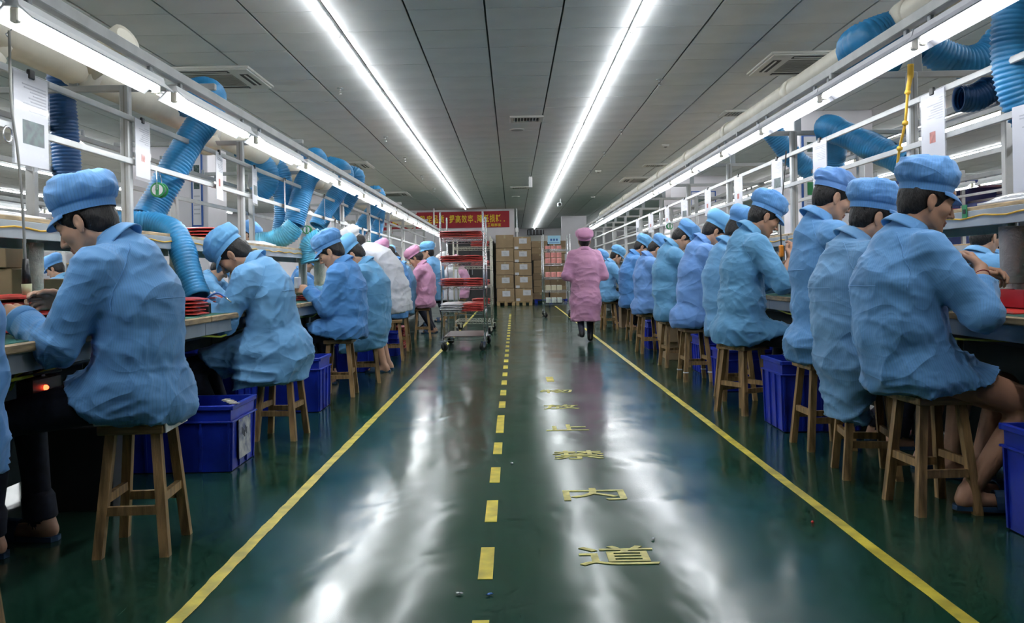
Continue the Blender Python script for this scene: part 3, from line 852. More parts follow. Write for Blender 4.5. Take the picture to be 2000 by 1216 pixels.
    # ---- collar
    na = nrm(o+R@V3(-.022, 0, -.03)-(c7-V3(0, 0, .03))); xx = nrm(V3(1, 0, 0)-na*na[0]); yy_ = np.cross(na, xx)
    mb = MB(); n = 28; ring = []
    for k in range(n+1):
        a = math.radians(28)+math.radians(304)*k/n
        for (r_, z_) in ((.066, .040), (.072, .046), (.078, .040), (.098, .000), (.104, -.012), (.098, -.010), (.070, .010)):
            fall = .012*math.cos(a) if z_ < .02 else 0
            p = c7+xx*(r_*math.cos(a)*1.0+.004)+yy_*(r_*math.sin(a)*1.02)+na*(z_-.006-fall)
            ring.append(tuple(p))
    m7 = 7; fs = [(i*m7+j, (i+1)*m7+j, (i+1)*m7+(j+1) % m7, i*m7+(j+1) % m7) for i in range(n) for j in range(m7)]
    fs += [tuple(range(m7)), tuple(n*m7+j for j in range(m7-1, -1, -1))]
    mb.add(ring, fs); mb.build('collar', coat, co, True)
    # ---- cuffs (turned edge of each sleeve)
    for i, s_ in ((0, 1), (1, -1)):
        e, w = arm[s_]; f = min(sleeve[i], .97)
        if f <= 0 or lod == 'far': continue
        dd = nrm(w-e); we = e+(w-e)*f; rr = lerp(.073, .056 if f > .6 else .064, f/(f+.08))
        mb = MB(); pr = [(rr*.9, -.045), (rr+.003, -.043), (rr+.004, -.004), (rr, .003), (rr*.8, .002)]
        zax = Vector(dd); xa = zax.orthogonal().normalized(); ya = zax.cross(xa)
        Mx = Matrix((xa, ya, zax)).transposed()
        mb.lathe(pr, tuple(we), 18, Mx); mb.build('cuff', coat, co, True)
    if lod == 'near' and not bare:
        for s_ in (-1, 1):
            d_ = nrm(ft[s_]-kn[s_]); zax = Vector(d_); xa = zax.orthogonal().normalized(); Mx = Matrix((xa, zax.cross(xa), zax)).transposed()
            MB().lathe([(.050, -.10), (.060, -.08), (.062, 0), (.058, .006), (.045, .002)], tuple(ft[s_]-d_*.005), 20, Mx).build('trouser_cuff', legm, body, True)
    # ---- slippers
    if slip and footm is None:
        for s_ in (-1, 1):
            a_ = ft[s_]; th_ = s_*.18; mb = MB()
            zs = max(a_[2]-.088, 0.0)
            oc = V3(a_[0]+.055, a_[1]+.01*s_, zs); Rz = rotZ(th_)
            outl = [(-.13, .0), (-.12, .03), (-.05, .036), (.04, .044), (.1, .045), (.135, .025), (.14, 0), (.135, -.025), (.1, -.045), (.04, -.044), (-.05, -.036), (-.12, -.03)]
            vs = [tuple(oc+Rz@V3(x, y, z)) for z in (.001, .02) for x, y in outl]; nn_ = len(outl)
            mb.add(vs, [tuple(range(nn_-1, -1, -1)), tuple(range(nn_, 2*nn_))]+[(k, (k+1) % nn_, nn_+(k+1) % nn_, nn_+k) for k in range(nn_)])
            st = []
            for k in range(9):
                an = PI*k/8
                for xw in (.025, .085): st.append(tuple(oc+Rz@V3(xw, .047*math.cos(an), .015+.06*math.sin(an))))
                for xw in (.085, .025): st.append(tuple(oc+Rz@V3(xw, .053*math.cos(an), .015+.067*math.sin(an))))
            mb.add(st, [(4*k+j, 4*k+(j+1) % 4, 4*k+4+(j+1) % 4, 4*k+4+j) for k in range(8) for j in range(4)])
            mb.build('slipper', M_slipper, body)
    return body

# ------------------------------------------------------------------ columns of the hall
def column(x0, x1, y0, y1, label):
    o = MB().box(((x0+x1)/2, (y0+y1)/2, ZC/2), (x1-x0, y1-y0, ZC), .01).build('column', M_column)
    tag(o, label, 'column', kind='structure'); return o
colL = column(-5.75, -4.56, 13.7, 14.6, 'square pale column beyond the left benches with framed notices')
column(-5.75, -4.62, 22.5, 23.4, 'square pale column farther back on the left')
colR = column(3.72, 4.66, 11.7, 12.6, 'square pale column beyond the right benches with framed notices')
column(3.45, 4.7, 19.7, 20.6, 'square pale column farther back on the right')
def poster(x, y, z, w, h, label, inner=M_paper, picm=M_picture):
    t = thing('framed_notice', label, 'notice', (x, y, z))
    MB().box((0, -.012, 0), (w, .02, h), .003).build('frame', M_blueframe, t)
    MB().box((0, -.024, 0), (w-.05, .006, h-.05)).build('sheet', inner, t)
    MB().box((0, -.0285, h*.12), (w*.5, .003, h*.3)).build('picture', picm, t)
    mb = MB()
    for k in range(5): mb.box((0, -.0285, -h*.12-k*h*.055), (w*.55, .003, h*.018))
    mb.build('print_lines', M_inkgrey, t)
    return t
poster(-4.72, 13.7, 2.38, .17, 1.2, 'tall narrow blue framed notice on the left column')
poster(3.87, 11.7, 2.5, .26, .42, 'small blue framed notice high on the right column')
poster(3.87, 11.7, 1.95, .28, .55, 'blue framed notice low on the right column', picm=M_green)
poster(4.15, 19.7, 2.45, .55, .5, 'blue framed notice on the farther right column')

# ------------------------------------------------------------------ ceiling fittings
tube_hous = MB().box((0, 0, -.012), (.034, 1.195, .024), .004).mesh('housing', M_whitepaint)
tube_tube = MB().cyl((0, -.575, -.038), (0, .575, -.038), .0135, n=7).mesh('tube', M_tube_c, True)
tube_end = MB().box((0, 0, -.03), (.03, .022, .036), .004).mesh('end_cap', M_whitepaint)
def ceil_row(x, y0, y1, label, group, uniq=False):
    y = y0; k = 0
    while y < y1:
        t = thing('ceiling_tube_light', (label if not uniq else ('%s ' % ordn(k) if k < 20 else 'far-end ')+label), 'light', (x, y+.6, ZC), 0, group)
        link('housing', tube_hous, t); link('tube', tube_tube, t); link('end_cap', tube_end, t, (0, -.59, 0)); link('end_cap', tube_end, t, (0, .59, 0))
        y += 1.2; k += 1
YT = TY0+.6*2
ceil_row(TX0-1.2-.03, YT, 27.6, 'glowing tube in the ceiling row over the left half of the aisle', 'left aisle ceiling tubes', True)
ceil_row(TX0+1.2, YT, 41, 'glowing tube in the ceiling row over the right half of the aisle', 'right aisle ceiling tubes', True)
for k, (x, nm) in enumerate(((TX0+3.6, 'just beyond the right bench lamps'), (TX0+6.0, 'in the second row right of the benches'), (TX0+8.4, 'in the third row right of the benches'), (TX0-3.6, 'in the first row left of the benches'), (TX0-6.0, 'in the second row left of the benches'), (TX0-8.4, 'in the third row left of the benches'), (TX0+10.8, 'in the row nearest the right wall'), (TX0-10.8, 'in the row nearest the left wall'))):
    ceil_row(x, YT+1.2, 27.0 if x < 0 else 39, 'glowing ceiling tube '+nm, 'ceiling tubes '+nm)

def cassette(x, y, label):
    t = thing('air_conditioner_cassette', label, 'air conditioner', (x, y, ZC))
    mb = MB(); s = .47
    mb.box((0, 0, -.012), (2*s, 2*s, .024), .008); mb.box((0, 0, -.03), (.9, .9, .014), .006)
    mb.build('panel', M_acwhite, t)
    MB().box((0, 0, -.039), (.5, .5, .006), .002).build('intake_back', mat('ac_intake', (.30, .29, .26), .6), t)
    mb = MB()
    for k in range(12): mb.box((0, -.23+.042*k, -.044), (.48, .012, .006))
    mb.build('intake_grille', mat('ac_grille', (.42, .40, .36), .6), t)
    for (dx, dy, w, h) in ((0, .36, .5, .08), (0, -.36, .5, .08), (.36, 0, .08, .5), (-.36, 0, .08, .5)):
        sl = MB().box((dx, dy, -.038), (w, h, .006)).build('air_slot', M_grille, t)
        MB().box((dx*1.02, dy*1.02, -.0425), (w-.03 if w > h else .018, h-.03 if h > w else .018, .004)).build('louvre', M_acwhite, sl)
    return t
cassette(-2.95, 9.13, 'square ceiling air conditioner above the nearest left duct')
cassette(2.92, 8.93, 'square ceiling air conditioner above the right bench lamps')
cassette(-3.0, 16.5, 'square ceiling air conditioner second along on the left')
cassette(-3.0, 22.5, 'square ceiling air conditioner farthest along on the left')
cassette(2.9, 20.0, 'square ceiling air conditioner second along on the right')
cassette(7.5, 11.5, 'square ceiling air conditioner far out over the right hall')
def vent(x, y, label, w=.36, d=.36):
    t = thing('ceiling_vent', label, 'vent', (x, y, ZC))
    mb = MB(); mb.box((0, -d/2, -.012), (w+.08, .05, .024), .004); mb.box((0, d/2, -.012), (w+.08, .05, .024), .004)
    mb.box((-w/2-.015, 0, -.012), (.05, d, .024), .004); mb.box((w/2+.015, 0, -.012), (.05, d, .024), .004); mb.build('frame', M_acwhite, t)
    MB().box((0, 0, -.004), (w, d, .006)).build('backing', M_grille, t)
    for k in range(9): MB().box((-w/2+w*(k+.5)/9, 0, -.014), (.010, d-.04, .014)).build('slat', M_acwhite, t)
vent(.22, 11.9, 'small slatted vent above the middle of the aisle')
vent(2.95, 11.75, 'small slatted vent beside the right tube row')
vent(.2, 21.5, 'small slatted vent far along the aisle ceiling')
vent(2.75, 17.4, 'small slatted vent in front of the far right air conditioner')
for (x, y, lb) in ((.1, 12.8, 'round ceiling speaker next to the aisle vent'), (.12, 24, 'round ceiling speaker far down the aisle')):
    t = thing('ceiling_speaker', lb, 'speaker', (x, y, ZC))
    MB().lathe([(.105, 0), (.105, -.012), (.09, -.016)], n=24).build('ring', M_acwhite, t); MB().lathe([(.088, -.012), (.086, -.018), (.03, -.022)], n=24).build('grille', mat('speaker_grille', (.33, .33, .33), .6), t)
for k, (x, y) in enumerate(((2.49, 14.6), (1.75, 18.2), (2.2, 24.5))):
    t = thing('smoke_detector', 'white dome smoke detector on the right half of the ceiling, '+ordn(k), 'detector', (x, y, ZC))
    MB().lathe([(.06, 0), (.06, -.014), (.045, -.035), (.02, -.045)], n=18).build('housing', M_acwhite, t); MB().lathe([(.03, -.034), (.031, -.044), (.01, -.05)], n=12).build('sensor', M_grille, t)
def sprinkler(x, y, lb):
    t = thing('sprinkler', lb, 'sprinkler', (x, y, ZC))
    MB().lathe([(.035, 0), (.035, -.006), (.012, -.01)], n=14).build('escutcheon', M_apron, t)
    mb = MB().cyl((0, 0, -.008), (0, 0, -.028), .011, n=8); mb.bar((.013, 0, -.028), (.004, 0, -.062), .005); mb.bar((-.013, 0, -.028), (-.004, 0, -.062), .005); mb.build('head', M_chrome, t)
    MB().cyl((0, 0, -.062), (0, 0, -.066), .02, n=10).build('deflector', M_chrome, t)
for k, y in enumerate((9.79, 13.3, 15.7, 18.6, 21.5)): sprinkler(-1.82, y, 'chrome sprinkler head left of the aisle, %s' % ordn(k))
for k, y in enumerate((9.63, 13.0, 15.4, 18.2, 21.5)): sprinkler(1.59, y, 'chrome sprinkler head right of the aisle, %s' % ordn(k))
t = thing('emergency_light', 'small white box hanging from the aisle ceiling by a cord', 'light', (.40, 18.6, ZC))
MB().cyl((0, 0, 0), (0, 0, -.06), .004, n=6).build('cord', M_cable, t); MB().box((0, 0, -.17), (.07, .05, .22), .01).build('case', M_whitepaint, t)
t = thing('security_camera', 'small white security camera hung from the ceiling right of aisle', 'camera', (1.35, 25.0, ZC))
MB().cyl((0, 0, 0), (0, 0, -.12), .015, n=8).build('stem', M_whitepaint, t); MB().box((-.03, -.05, -.17), (.12, .26, .11), .02).build('body', M_whitepaint, t); MB().cyl((-.03, -.18, -.17), (-.03, -.20, -.17), .04, n=12).build('lens', M_black, t)

# ------------------------------------------------------------------ banner
t = thing('red_banner', 'long red banner with yellow Chinese slogan on the back wall', 'banner', (0, 28.60, 0))
MB().box((-2.02, -.004, 2.70), (3.90, .012, .51), .002).build('cloth', M_banner, t)
Rw = Matrix.Rotation(PI/2, 4, 'X')
def wtext(s, x, z, w, h, nm='lettering', y=-.016): text(s, nm, M_byellow, t, Matrix.Translation((x, y, z)) @ Rw, w, h, .004, bold=.012)
for s, px in (('稳', 824.5), ('定', 837.5), ('品', 849.5), ('质', 861), ('提', 881.5), ('高', 893.5), ('效', 905.5), ('率', 917.5), ('、', 930.5), ('降', 936), ('低', 948.5), ('损', 960.5), ('耗', 972)):
    x = (px-1003)*.01609
    wtext(s, x, 2.60, .165 if s != '、' else .06, .25 if s != '、' else .06)
wtext('。', -.25, 2.62, .04, .04)
for k, s in enumerate('工程部宣'): wtext(s, -.76+.11*k, 2.475, .095, .095)
for s, x in (('顾', -3.75), ('客', -3.5)): wtext(s, x, 2.56, .15, .12)
# second, lower strip of red on the wall to the left
t2 = thing('red_notice', 'narrow red notice with yellow writing behind the left bench lamps', 'notice', (-4.2, 28.6, 2.42))
MB().box((0, -.004, 0), (.9, .012, .22), .002).build('cloth', M_banner, t2)

# ------------------------------------------------------------------ stools
def seat_leg(mb, bx, by, tx, ty, z1, w=.034):
    h = w/2
    vs = [(bx-h, by-h, 0), (bx+h, by-h, 0), (bx+h, by+h, 0), (bx-h, by+h, 0), (tx-h, ty-h, z1), (tx+h, ty-h, z1), (tx+h, ty+h, z1), (tx-h, ty+h, z1)]
    mb.add(vs, [(3, 2, 1, 0), (4, 5, 6, 7), (0, 1, 5, 4), (1, 2, 6, 5), (2, 3, 7, 6), (3, 0, 4, 7)]); return mb
SH = .475
def leg_at(sx, sy, z): f = z/(SH-.034); return (sx*(.118-.038*f), sy*(.140-.044*f))
def make_stool():
    t = thing('wooden_stool', 'x', 'stool')
    for sx, sy in ((1, 1), (1, -1), (-1, 1), (-1, -1)):
        b = leg_at(sx, sy, 0); u = leg_at(sx, sy, SH-.034)
        seat_leg(MB(), *b, *u, SH-.034).build('leg', M_wood, t)
    for z, ax in ((.205, 'y'), (.165, 'x')):
        for s_ in (-1, 1):
            mb = MB()
            if ax == 'y': a = leg_at(s_, -1, z); b = leg_at(s_, 1, z)
            else: a = leg_at(-1, s_, z); b = leg_at(1, s_, z)
            mb.bar((*a, z), (*b, z), .020, .032); mb.build('stretcher', M_wood, t)
    MB().box((0, 0, SH-.017), (.235, .285, .034), .005).build('seat', M_woodseat, t)
    return t
stool0 = make_stool(); stool_used = [False]
def stool(x, y, rz, label, group='wooden worker stools', sc=1):
    o = stool0 if not stool_used[0] else copy_tree(stool0); stool_used[0] = True
    o.location = (x, y, 0); o.rotation_euler[2] = rz; o['label'] = label; o['group'] = group; o.scale = (sc, sc, 1)
    return o

# ------------------------------------------------------------------ blue crates
def crate(x, y, w, d, h, label, rz=0, sticker=None, group='blue plastic crates under the benches', tape=False):
    t = thing('plastic_crate', label, 'crate', (x, y, 0), rz, group)
    tp = .965; wt = .006
    def ring(z, s, inset=0): return [(sx*(w/2*s-inset), sy*(d/2*s-inset), z) for sx, sy in ((-1, -1), (1, -1), (1, 1), (-1, 1))]
    mb = MB()
    vs = ring(.004, tp)+ring(h, 1)+ring(h, 1, wt)+ring(.012, tp, wt)
    fs = [(3, 2, 1, 0), (12, 13, 14, 15)]
    for k in range(4):
        j = (k+1) % 4
        fs += [(k, j, 4+j, 4+k), (4+k, 4+j, 8+j, 8+k), (8+k, 8+j, 12+j, 12+k)]
    mb.add(vs, fs); mb.build('body', M_crate, t)
    mb = MB()
    for z, hh in ((h-.012, .024), (h-.085, .010)):
        for sy in (-1, 1): mb.box((0, sy*(d/2-.001+.006), z), (w+.028, .014, hh), .003)
        for sx in (-1, 1): mb.box((sx*(w/2-.001+.006), 0, z), (.014, d+.028, hh), .003)
    mb.build('rim', M_crate, t)
    nx, ny = 4, 3
    for sy in (-1, 1):
        for k in range(nx+1):
            xx = (-.5+k/nx)*(w-.02)
            mb = MB(); mb.bar((xx*tp, sy*(d/2*tp+.004), .008), (xx, sy*(d/2+.004), h-.08), .010, .012); mb.build('rib', M_crate, t)
    for sx in (-1, 1):
        for k in range(ny+1):
            yy2 = (-.5+k/ny)*(d-.02)
            mb = MB(); mb.bar((sx*(w/2*tp+.004), yy2*tp, .008), (sx*(w/2+.004), yy2, h-.08), .012, .010); mb.build('rib', M_crate, t)
    if sticker:
        sx = sticker
        st = MB().box((sx*(w/2*.985+.011), 0, h*.45), (.003, d*.5, h*.62), .0005).build('torn_label', mat('torn_label_paper', (.60, .60, .58), .8, var=.5, vscale=18, col2=(.16, .18, .3)), t)
        mb = MB()
        for k in range(5): mb.box((sx*(w/2*.985+.014), -.05+.02*k, h*(.55-.03*(k % 3))), (.001, .012, .035))
        mb.build('handwriting', M_ink, st)
    if tape:
        mb = MB()
        for k in range(4): mb.box((w/2-.03*k, -d/2+.06+.05*k, h+.003), (.05, .03, .004), 0, Matrix.Rotation(.5*k, 3, 'Z'))
        mb.build('torn_tape', mat('torn_tape', (.5, .48, .42), .6), t)
    return t

# ------------------------------------------------------------------ work benches and their frames
TZ = .79
POST_Y = [2.88+2.1*k for k in range(11)]
def bench_side(nm, xe, xc, xf, sgn, ny):
    """xe front edge, xf front post line, sgn +1 when the aisle lies toward +x"""
    xb = 2*xc-xe; w = abs(xe-xb)
    me_top = MB().box((0, 0, -.012), (w-.02, 2.09, .024), .002).mesh('top', mat('bench_laminate', (.33, .36, .34), .4, var=.1))
    me_mat = MB().box((0, 0, .002), (w*.42, 2.0, .004)).mesh('green_mat', M_benchmat)
    me_edge = MB().box((0, 0, -.013), (.022, 2.09, .034), .006).mesh('edge_strip', M_edge)
    me_ap = MB().box((0, 0, -.065), (.012, 2.09, .075), .002).mesh('apron', M_apron)
    me_leg = MB().box((0, 0, (TZ-.03)/2), (.045, .045, TZ-.03), .004).mesh('leg', M_apron)
    me_panel = MB().box((0, 0, 0), (.02, 2.06, .70), .002).mesh('centre_panel', mat('bench_panel', (.02, .035, .035), .6))
    me_duct = MB().box((0, 0, 0), (.09, 2.06, .07), .006).mesh('cable_trunking', mat('dark_trunking', (.05, .055, .06), .5))
    for k in range(ny):
        yc = POST_Y[0]+2.1*(k-.5)
        t = thing('work_bench', '%s section of the long %s assembly bench' % (ordn(k), nm), 'workbench', (xc, yc, 0), 0, '%s assembly bench sections' % nm)
        link('top', me_top, t, (0, 0, TZ))
        for s_ in (-1, 1):
            link('edge_strip', me_edge, t, (s_*(w/2), 0, TZ)); link('apron', me_ap, t, (s_*(w/2-.03), 0, TZ))
            link('green_mat', me_mat, t, (s_*w*.27, 0, TZ))
            link('leg', me_leg, t, (s_*(w*.5-.40), 1.0, 0)); link('cable_trunking', me_duct, t, (s_*(w/2-.22), 0, .68))
        link('centre_panel', me_panel, t, (0, 0, .40))
def frame(nm, xf, xbk, xl, zl, sgn, ys, label, light=True):
    t = thing('workstation_rack', label, 'rack')
    y0, y1 = ys[0]-1.9, ys[-1]+.3
    for x in (xf, xbk):
        for y in ys:
            p = MB().box((x, y, 1.03), (.05, .05, 2.06), .006).build('post', M_alu, t)
            if x == xf and y < 12:
                mb = MB()
                for sy in (-1, 1): mb.box((x, y+sy*.0250, 1.42), (.008, .002, 1.27))
                mb.build('slot', M_cable, p)
        for z in (1.88, 1.645):
            MB().box((x+(.030*sgn if x == xf else -.030*sgn), (y0+y1)/2, z), (.016, y1-y0, .032), .003).build('rail', M_alu, t)
    xo = xbk-(xl-xf)
    for y in ys:
        MB().bar((xl+.03*sgn, y+.045, 2.055), (xo-.03*sgn, y+.045, 2.055), .032, .036, .004).build('cross_bar', M_alu, t)
    for x in (xl, xo):
        MB().box((x, (y0+y1)/2, zl+.115), (.042, y1-y0, .05), .004).build('lamp_rail', M_alu, t)
    # shelf over the bench
    for k in range(len(ys)-1):
        yc = (ys[k]+ys[k+1])/2
        s_ = MB().box(((xf+xbk)/2, yc, 1.262), (abs(xf-xbk)+.10, 2.07, .02), .003).build('shelf_board', M_edge, t)
        for x, q in ((xf, sgn), (xbk, -sgn)): MB().box((x+.055*q, yc, 1.215), (.012, 2.07, .075), .002).build('shelf_apron', M_apron, s_)
        MB().tube([(xf+.064*sgn, yc-1.0+.1*i, 1.222+.006*math.sin(i*1.7)) for i in range(21)], .004, 5).build('yellow_cable', M_yrope, s_)
    if ys[0] < 3:
        MB().box(((xf+xbk)/2, ys[0]-.95, 1.262), (abs(xf-xbk)+.10, 1.85, .02), .003).build('shelf_board', M_edge, t)
        MB().box((xf+.055*sgn, ys[0]-.95, 1.215), (.012, 1.85, .075), .002).build('shelf_apron', M_apron, t)
    return t
def lamp_meshes(L, rm=M_reflector):
    mb = MB(); hl = L/2; prof = [(-.022, .045), (.022, .045), (.028, .02), (.072, -.022), (.069, -.026), (.022, .016), (-.022, .016), (-.069, -.026), (-.072, -.022), (-.028, .02)]
    n = len(prof); vs = [(x, y, z) for y in (-hl, hl) for x, z in prof]
    mb.add(vs, [(k, (k+1) % n, n+(k+1) % n, n+k)[::-1] for k in range(n)])
    for b_ in (0, n):      # ends: housing and reflector flanges
        for f in ((0, 1, 2, 5), (0, 5, 6, 9), (2, 3, 4, 5), (6, 7, 8, 9)):
            f = tuple(b_+i for i in f); mb.f.append(f if b_ else f[::-1]); mb.mi.append(0)
    refl = mb.mesh('reflector', rm)
    tube = MB().cyl((0, -hl+.035, -.012), (0, hl-.035, -.012), .0150, n=8).mesh('tube', M_tube_b, True)
    hold = MB().box((0, 0, 0), (.028, .03, .05), .005).mesh('lampholder', M_holder)
    brk = MB().box((0, 0, 0), (.018, .03, .06), .003).mesh('bracket', M_apron)
    return refl, tube, hold, brk
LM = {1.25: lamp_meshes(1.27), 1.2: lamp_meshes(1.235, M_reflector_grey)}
def lamps(x, z, y0, pitch, n, L, lab, group, tilt=0, cat='lamp'):
    refl, tube, hold, brk = LM[L]
    for k in range(n):
        t = thing('bench_lamp', (lab % ordn(k)) if '%s' in lab else lab, cat, (x, y0+pitch*k+L/2, z), 0, group)
        t.rotation_euler[1] = tilt
        link('reflector', refl, t); link('tube', tube, t)
        for s_ in (-1, 1):
            link('lampholder', hold, t, (0, s_*(L/2-.02), -.008)); link('bracket', brk, t, (0, s_*L*.42, .068))
bench_side('left', -1.66, -2.36, -2.1, 1, 10)
bench_side('right', 1.97, 2.46, 2.2, -1, 11)
frame('left', -2.1, -2.62, -1.65, 1.885, 1, POST_Y[:10], 'aluminium rail frame standing along the left bench')
frame('right', 2.2, 2.72, 1.80, 1.975, -1, POST_Y[:11], 'aluminium rail frame standing along the right bench')
lamps(-1.65, 1.90, 1.60, 1.43, 15, 1.25, '%s reflector lamp over the aisle side of the left bench', 'left bench lamps')
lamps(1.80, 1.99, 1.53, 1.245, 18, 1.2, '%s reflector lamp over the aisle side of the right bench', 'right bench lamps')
lamps(-3.0, 1.96, 2.0, 1.43, 14, 1.25, '%s reflector lamp over the far side of the left bench', 'far side left bench lamps')
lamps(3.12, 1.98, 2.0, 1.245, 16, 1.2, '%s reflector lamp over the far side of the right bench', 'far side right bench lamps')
# neighbouring lines of the hall, seen through the frames
for (xc, sg, nm) in ((-6.9, -1, 'second left'), (-9.8, -1, 'third left'), (6.1, 1, 'second right'), (9.0, 1, 'third right')):
    ysn = [5.0+2.8*k for k in range(8)]
    frame(nm, xc+.3, xc-.3, xc+.75, 1.90, 1, ysn, 'aluminium rail frame of the %s bench line' % nm)
    t = thing('work_bench', 'long grey bench of the %s line, seen through the frames' % nm, 'workbench', (xc, 15, 0))
    MB().box((0, 0, TZ-.015), (1.4, 22, .03), .004).build('top', mat('bench_laminate', (.33, .36, .34)), t)
    for s_ in (-1, 1):
        MB().box((s_*.66, 0, TZ-.07), (.012, 22, .08)).build('apron', M_apron, t)
        for yl in (-10, -5, 0, 5, 10): MB().box((s_*.6, yl, TZ/2-.02), (.05, .05, TZ-.04)).build('leg', M_apron, t)
    lamps(xc+.75, 1.93, 3.4, 1.43, 16, 1.25, 'reflector lamp over the near side of the %s bench line' % nm, '%s line near lamps' % nm)
    if 'second' in nm: lamps(xc-.75, 1.93, 3.4, 1.43, 16, 1.25, 'reflector lamp over the far side of the %s bench line' % nm, '%s line far lamps' % nm)

# ------------------------------------------------------------------ overhead pipes and flexible ducts
def pipe(x, z, r, y0, y1, tees, label, sgn):
    t = thing('exhaust_pipe', label, 'pipe')
    MB().cyl((x, y0, z), (x, y1, z), r, n=20).build('run', M_pvc, t, True)
    y = y0+1.0
    while y < y1: MB().lathe([(r+.001, -.07), (r+.012, -.068), (r+.012, .068), (r+.001, .07)], (x, y, z), 20, Matrix.Rotation(PI/2, 3, 'X')).build('coupling', M_pvc, t, True); y += 2.1
    for (ty, dx, dz, ln) in tees:
        d = Vector((dx, -.25, dz)).normalized(); p = Vector((x, ty, z))
        mb = MB(); mb.tube([p, p+d*ln], [r*.95, r*.95], 18); mb.tube([p+d*(ln-.05), p+d*(ln+.03)], [r*1.08, r*1.08], 18); mb.build('tee', M_pvc, t, True)
        MB().cyl(p+d*(ln+.025), p+d*(ln+.032), r*.78, n=16).build('tee_mouth', M_holder, t)
    for y in POST_Y[:10]:
        MB().box((x, y+.045, (2.075+z-r)/2), (.05, .03, max(.02, z-r-2.075)+.02), .002).build('saddle', M_apron, t)
    return t
pipe(-2.40, 2.165, .082, 2.0, 21.5, ((5.1, .7, .36, .33), (4.3, -.3, -.6, .14), (7.2, .2, -.8, .14), (10.6, .3, .9, .16), (14.2, .3, .9, .16), (18.5, .5, .9, .18)), 'cream plastic exhaust pipe above the left bench frame', 1)
pipe(2.25, 2.405, .085, 2.0, 22.5, (), 'cream plastic exhaust pipe above the right bench frame', -1)

def hose(pts, r, label, m=M_duct, pitch=.021, n=16, rough=0, seed=0):
    """corrugated duct along world points, open at both ends"""
    c = spline(pts, 14); L = [0]
    for a, b in zip(c, c[1:]): L.append(L[-1]+(b-a).length)
    k = max(8, int(L[-1]/(pitch/3))); out = []; rad = []; j = 0; rn = random.Random(seed)
    for i in range(k+1):
        s_ = L[-1]*i/k
        while j < len(L)-2 and L[j+1] < s_: j += 1
        f = (s_-L[j])/max(L[j+1]-L[j], 1e-6); p = c[j].lerp(c[j+1], f)
        out.append(p); rad.append(r*(1+(.055 if i % 3 == 0 else -.035))*(1+rough*math.sin(s_*17+seed)+rough*.6*math.sin(s_*41+2*seed)))
    mb = MB(); mb.tube(out, rad, n, False)
    m_ = len(out)       # inner wall so the open ends show a hollow hose
    inn = MB(); inn.tube(out, [q*.86 for q in rad], n, False)
    mb.add(inn.v, [f[::-1] for f in inn.f])
    o2 = m_*n
    for e in (0, m_-1):
        fs = [(e*n+q, e*n+(q+1) % n, o2+e*n+(q+1) % n, o2+e*n+q) for q in range(n)]
        for f in fs: mb.f.append(f if e else f[::-1]); mb.mi.append(0)
    o = mb.build('flexible_duct', m, None, True); tag(o, label, 'duct', 'blue flexible exhaust ducts'); return o
def HP(Y, *pp): return [W(p[0], p[1], Y=(p[2] if len(p) > 2 else Y)) for p in pp]
hose(HP(5.3, (158, 112), (126, 132), (118, 170), (124, 240), (131, 330), (131, 420), (118, 470)), .078, 'dark blue duct hanging straight down behind the nearest left worker', M_ductdark)
hose(HP(6.0, (352, 205, 6.45), (385, 178, 6.35), (412, 185, 6.2), (408, 222, 6.05), (375, 268, 5.95), (335, 338, 5.85), (305, 395, 5.8), (288, 425, 5.75)), .092, 'blue duct arching over the left lamp rail and slanting to the shelf', M_duct, rough=.02, seed=1)
hose(HP(5.6, (212, 436, 5.75), (255, 436), (300, 438), (338, 452, 5.55), (357, 490, 5.5), (370, 535, 5.45), (386, 580, 5.4)), .074, 'blue duct lying on the left shelf and bending down to the bench', M_duct, rough=.03, seed=2)
hose(HP(8.8, (470, 288), (492, 302), (520, 330), (524, 358), (505, 380)), .10, 'dark blue duct bunched under the third left lamp', M_duct, rough=.04, seed=3)
hose(HP(9.2, (535, 322), (548, 340), (553, 380), (555, 425), (548, 462)), .10, 'blue duct hanging straight beside the slanting one behind the third left lamp', M_duct, rough=.02, seed=4)
hose(HP(9.1, (598, 318, 9.4), (616, 308, 9.3), (618, 325, 9.2), (598, 352, 9.1), (585, 395, 9.0), (574, 438, 8.95)), .10, 'blue duct slanting down in front of the straight one on the left', M_duct, rough=.02, seed=5)
hose(HP(8.8, (576, 440), (560, 458), (535, 468), (505, 474)), .095, 'pale cyan crumpled duct end lying on the left shelf', M_ductpale, rough=.05, seed=6)
hose(HP(8.9, (628, 462), (606, 474), (600, 492), (605, 512)), .085, 'pale cyan crumpled duct drooping off the left shelf', M_ductpale, rough=.05, seed=7)
hose(HP(11, (628, 330), (648, 322), (672, 335, 10.9), (668, 362, 10.8), (640, 405, 10.7), (620, 442, 10.6)), .10, 'blue duct slanting to an open end behind the white-capped worker', M_duct, rough=.03, seed=8)
hose(HP(11.6, (682, 338), (698, 345), (690, 372), (672, 405), (652, 420)), .10, 'blue duct crossing behind the open-ended one on the left', M_duct, rough=.03, seed=9)
hose(HP(14, (722, 378), (736, 376), (738, 392), (722, 420), (702, 450), (690, 472)), .11, 'blue duct far along the left bench, slanting outward', M_duct, rough=.03, seed=10)
hose(HP(14.6, (742, 392), (740, 420), (736, 450), (730, 476)), .10, 'blue duct farthest along the left bench, hanging straight', M_duct, rough=.03, seed=11)
hose(HP(5.2, (1845, 28), (1785, 48), (1730, 64), (1690, 80), (1672, 96, 5.35), (1690, 112, 5.65), (1730, 116, 5.9)), .108, 'thick blue duct lying on top of the right lamp rail', M_duct, pitch=.026, seed=12)
hose(HP(5.7, (1812, 92), (1845, 112), (1890, 122), (1930, 108), (1955, 78), (1985, 60)), .10, 'thick blue duct curving below the right lamp rail', M_duct, pitch=.026, seed=13)
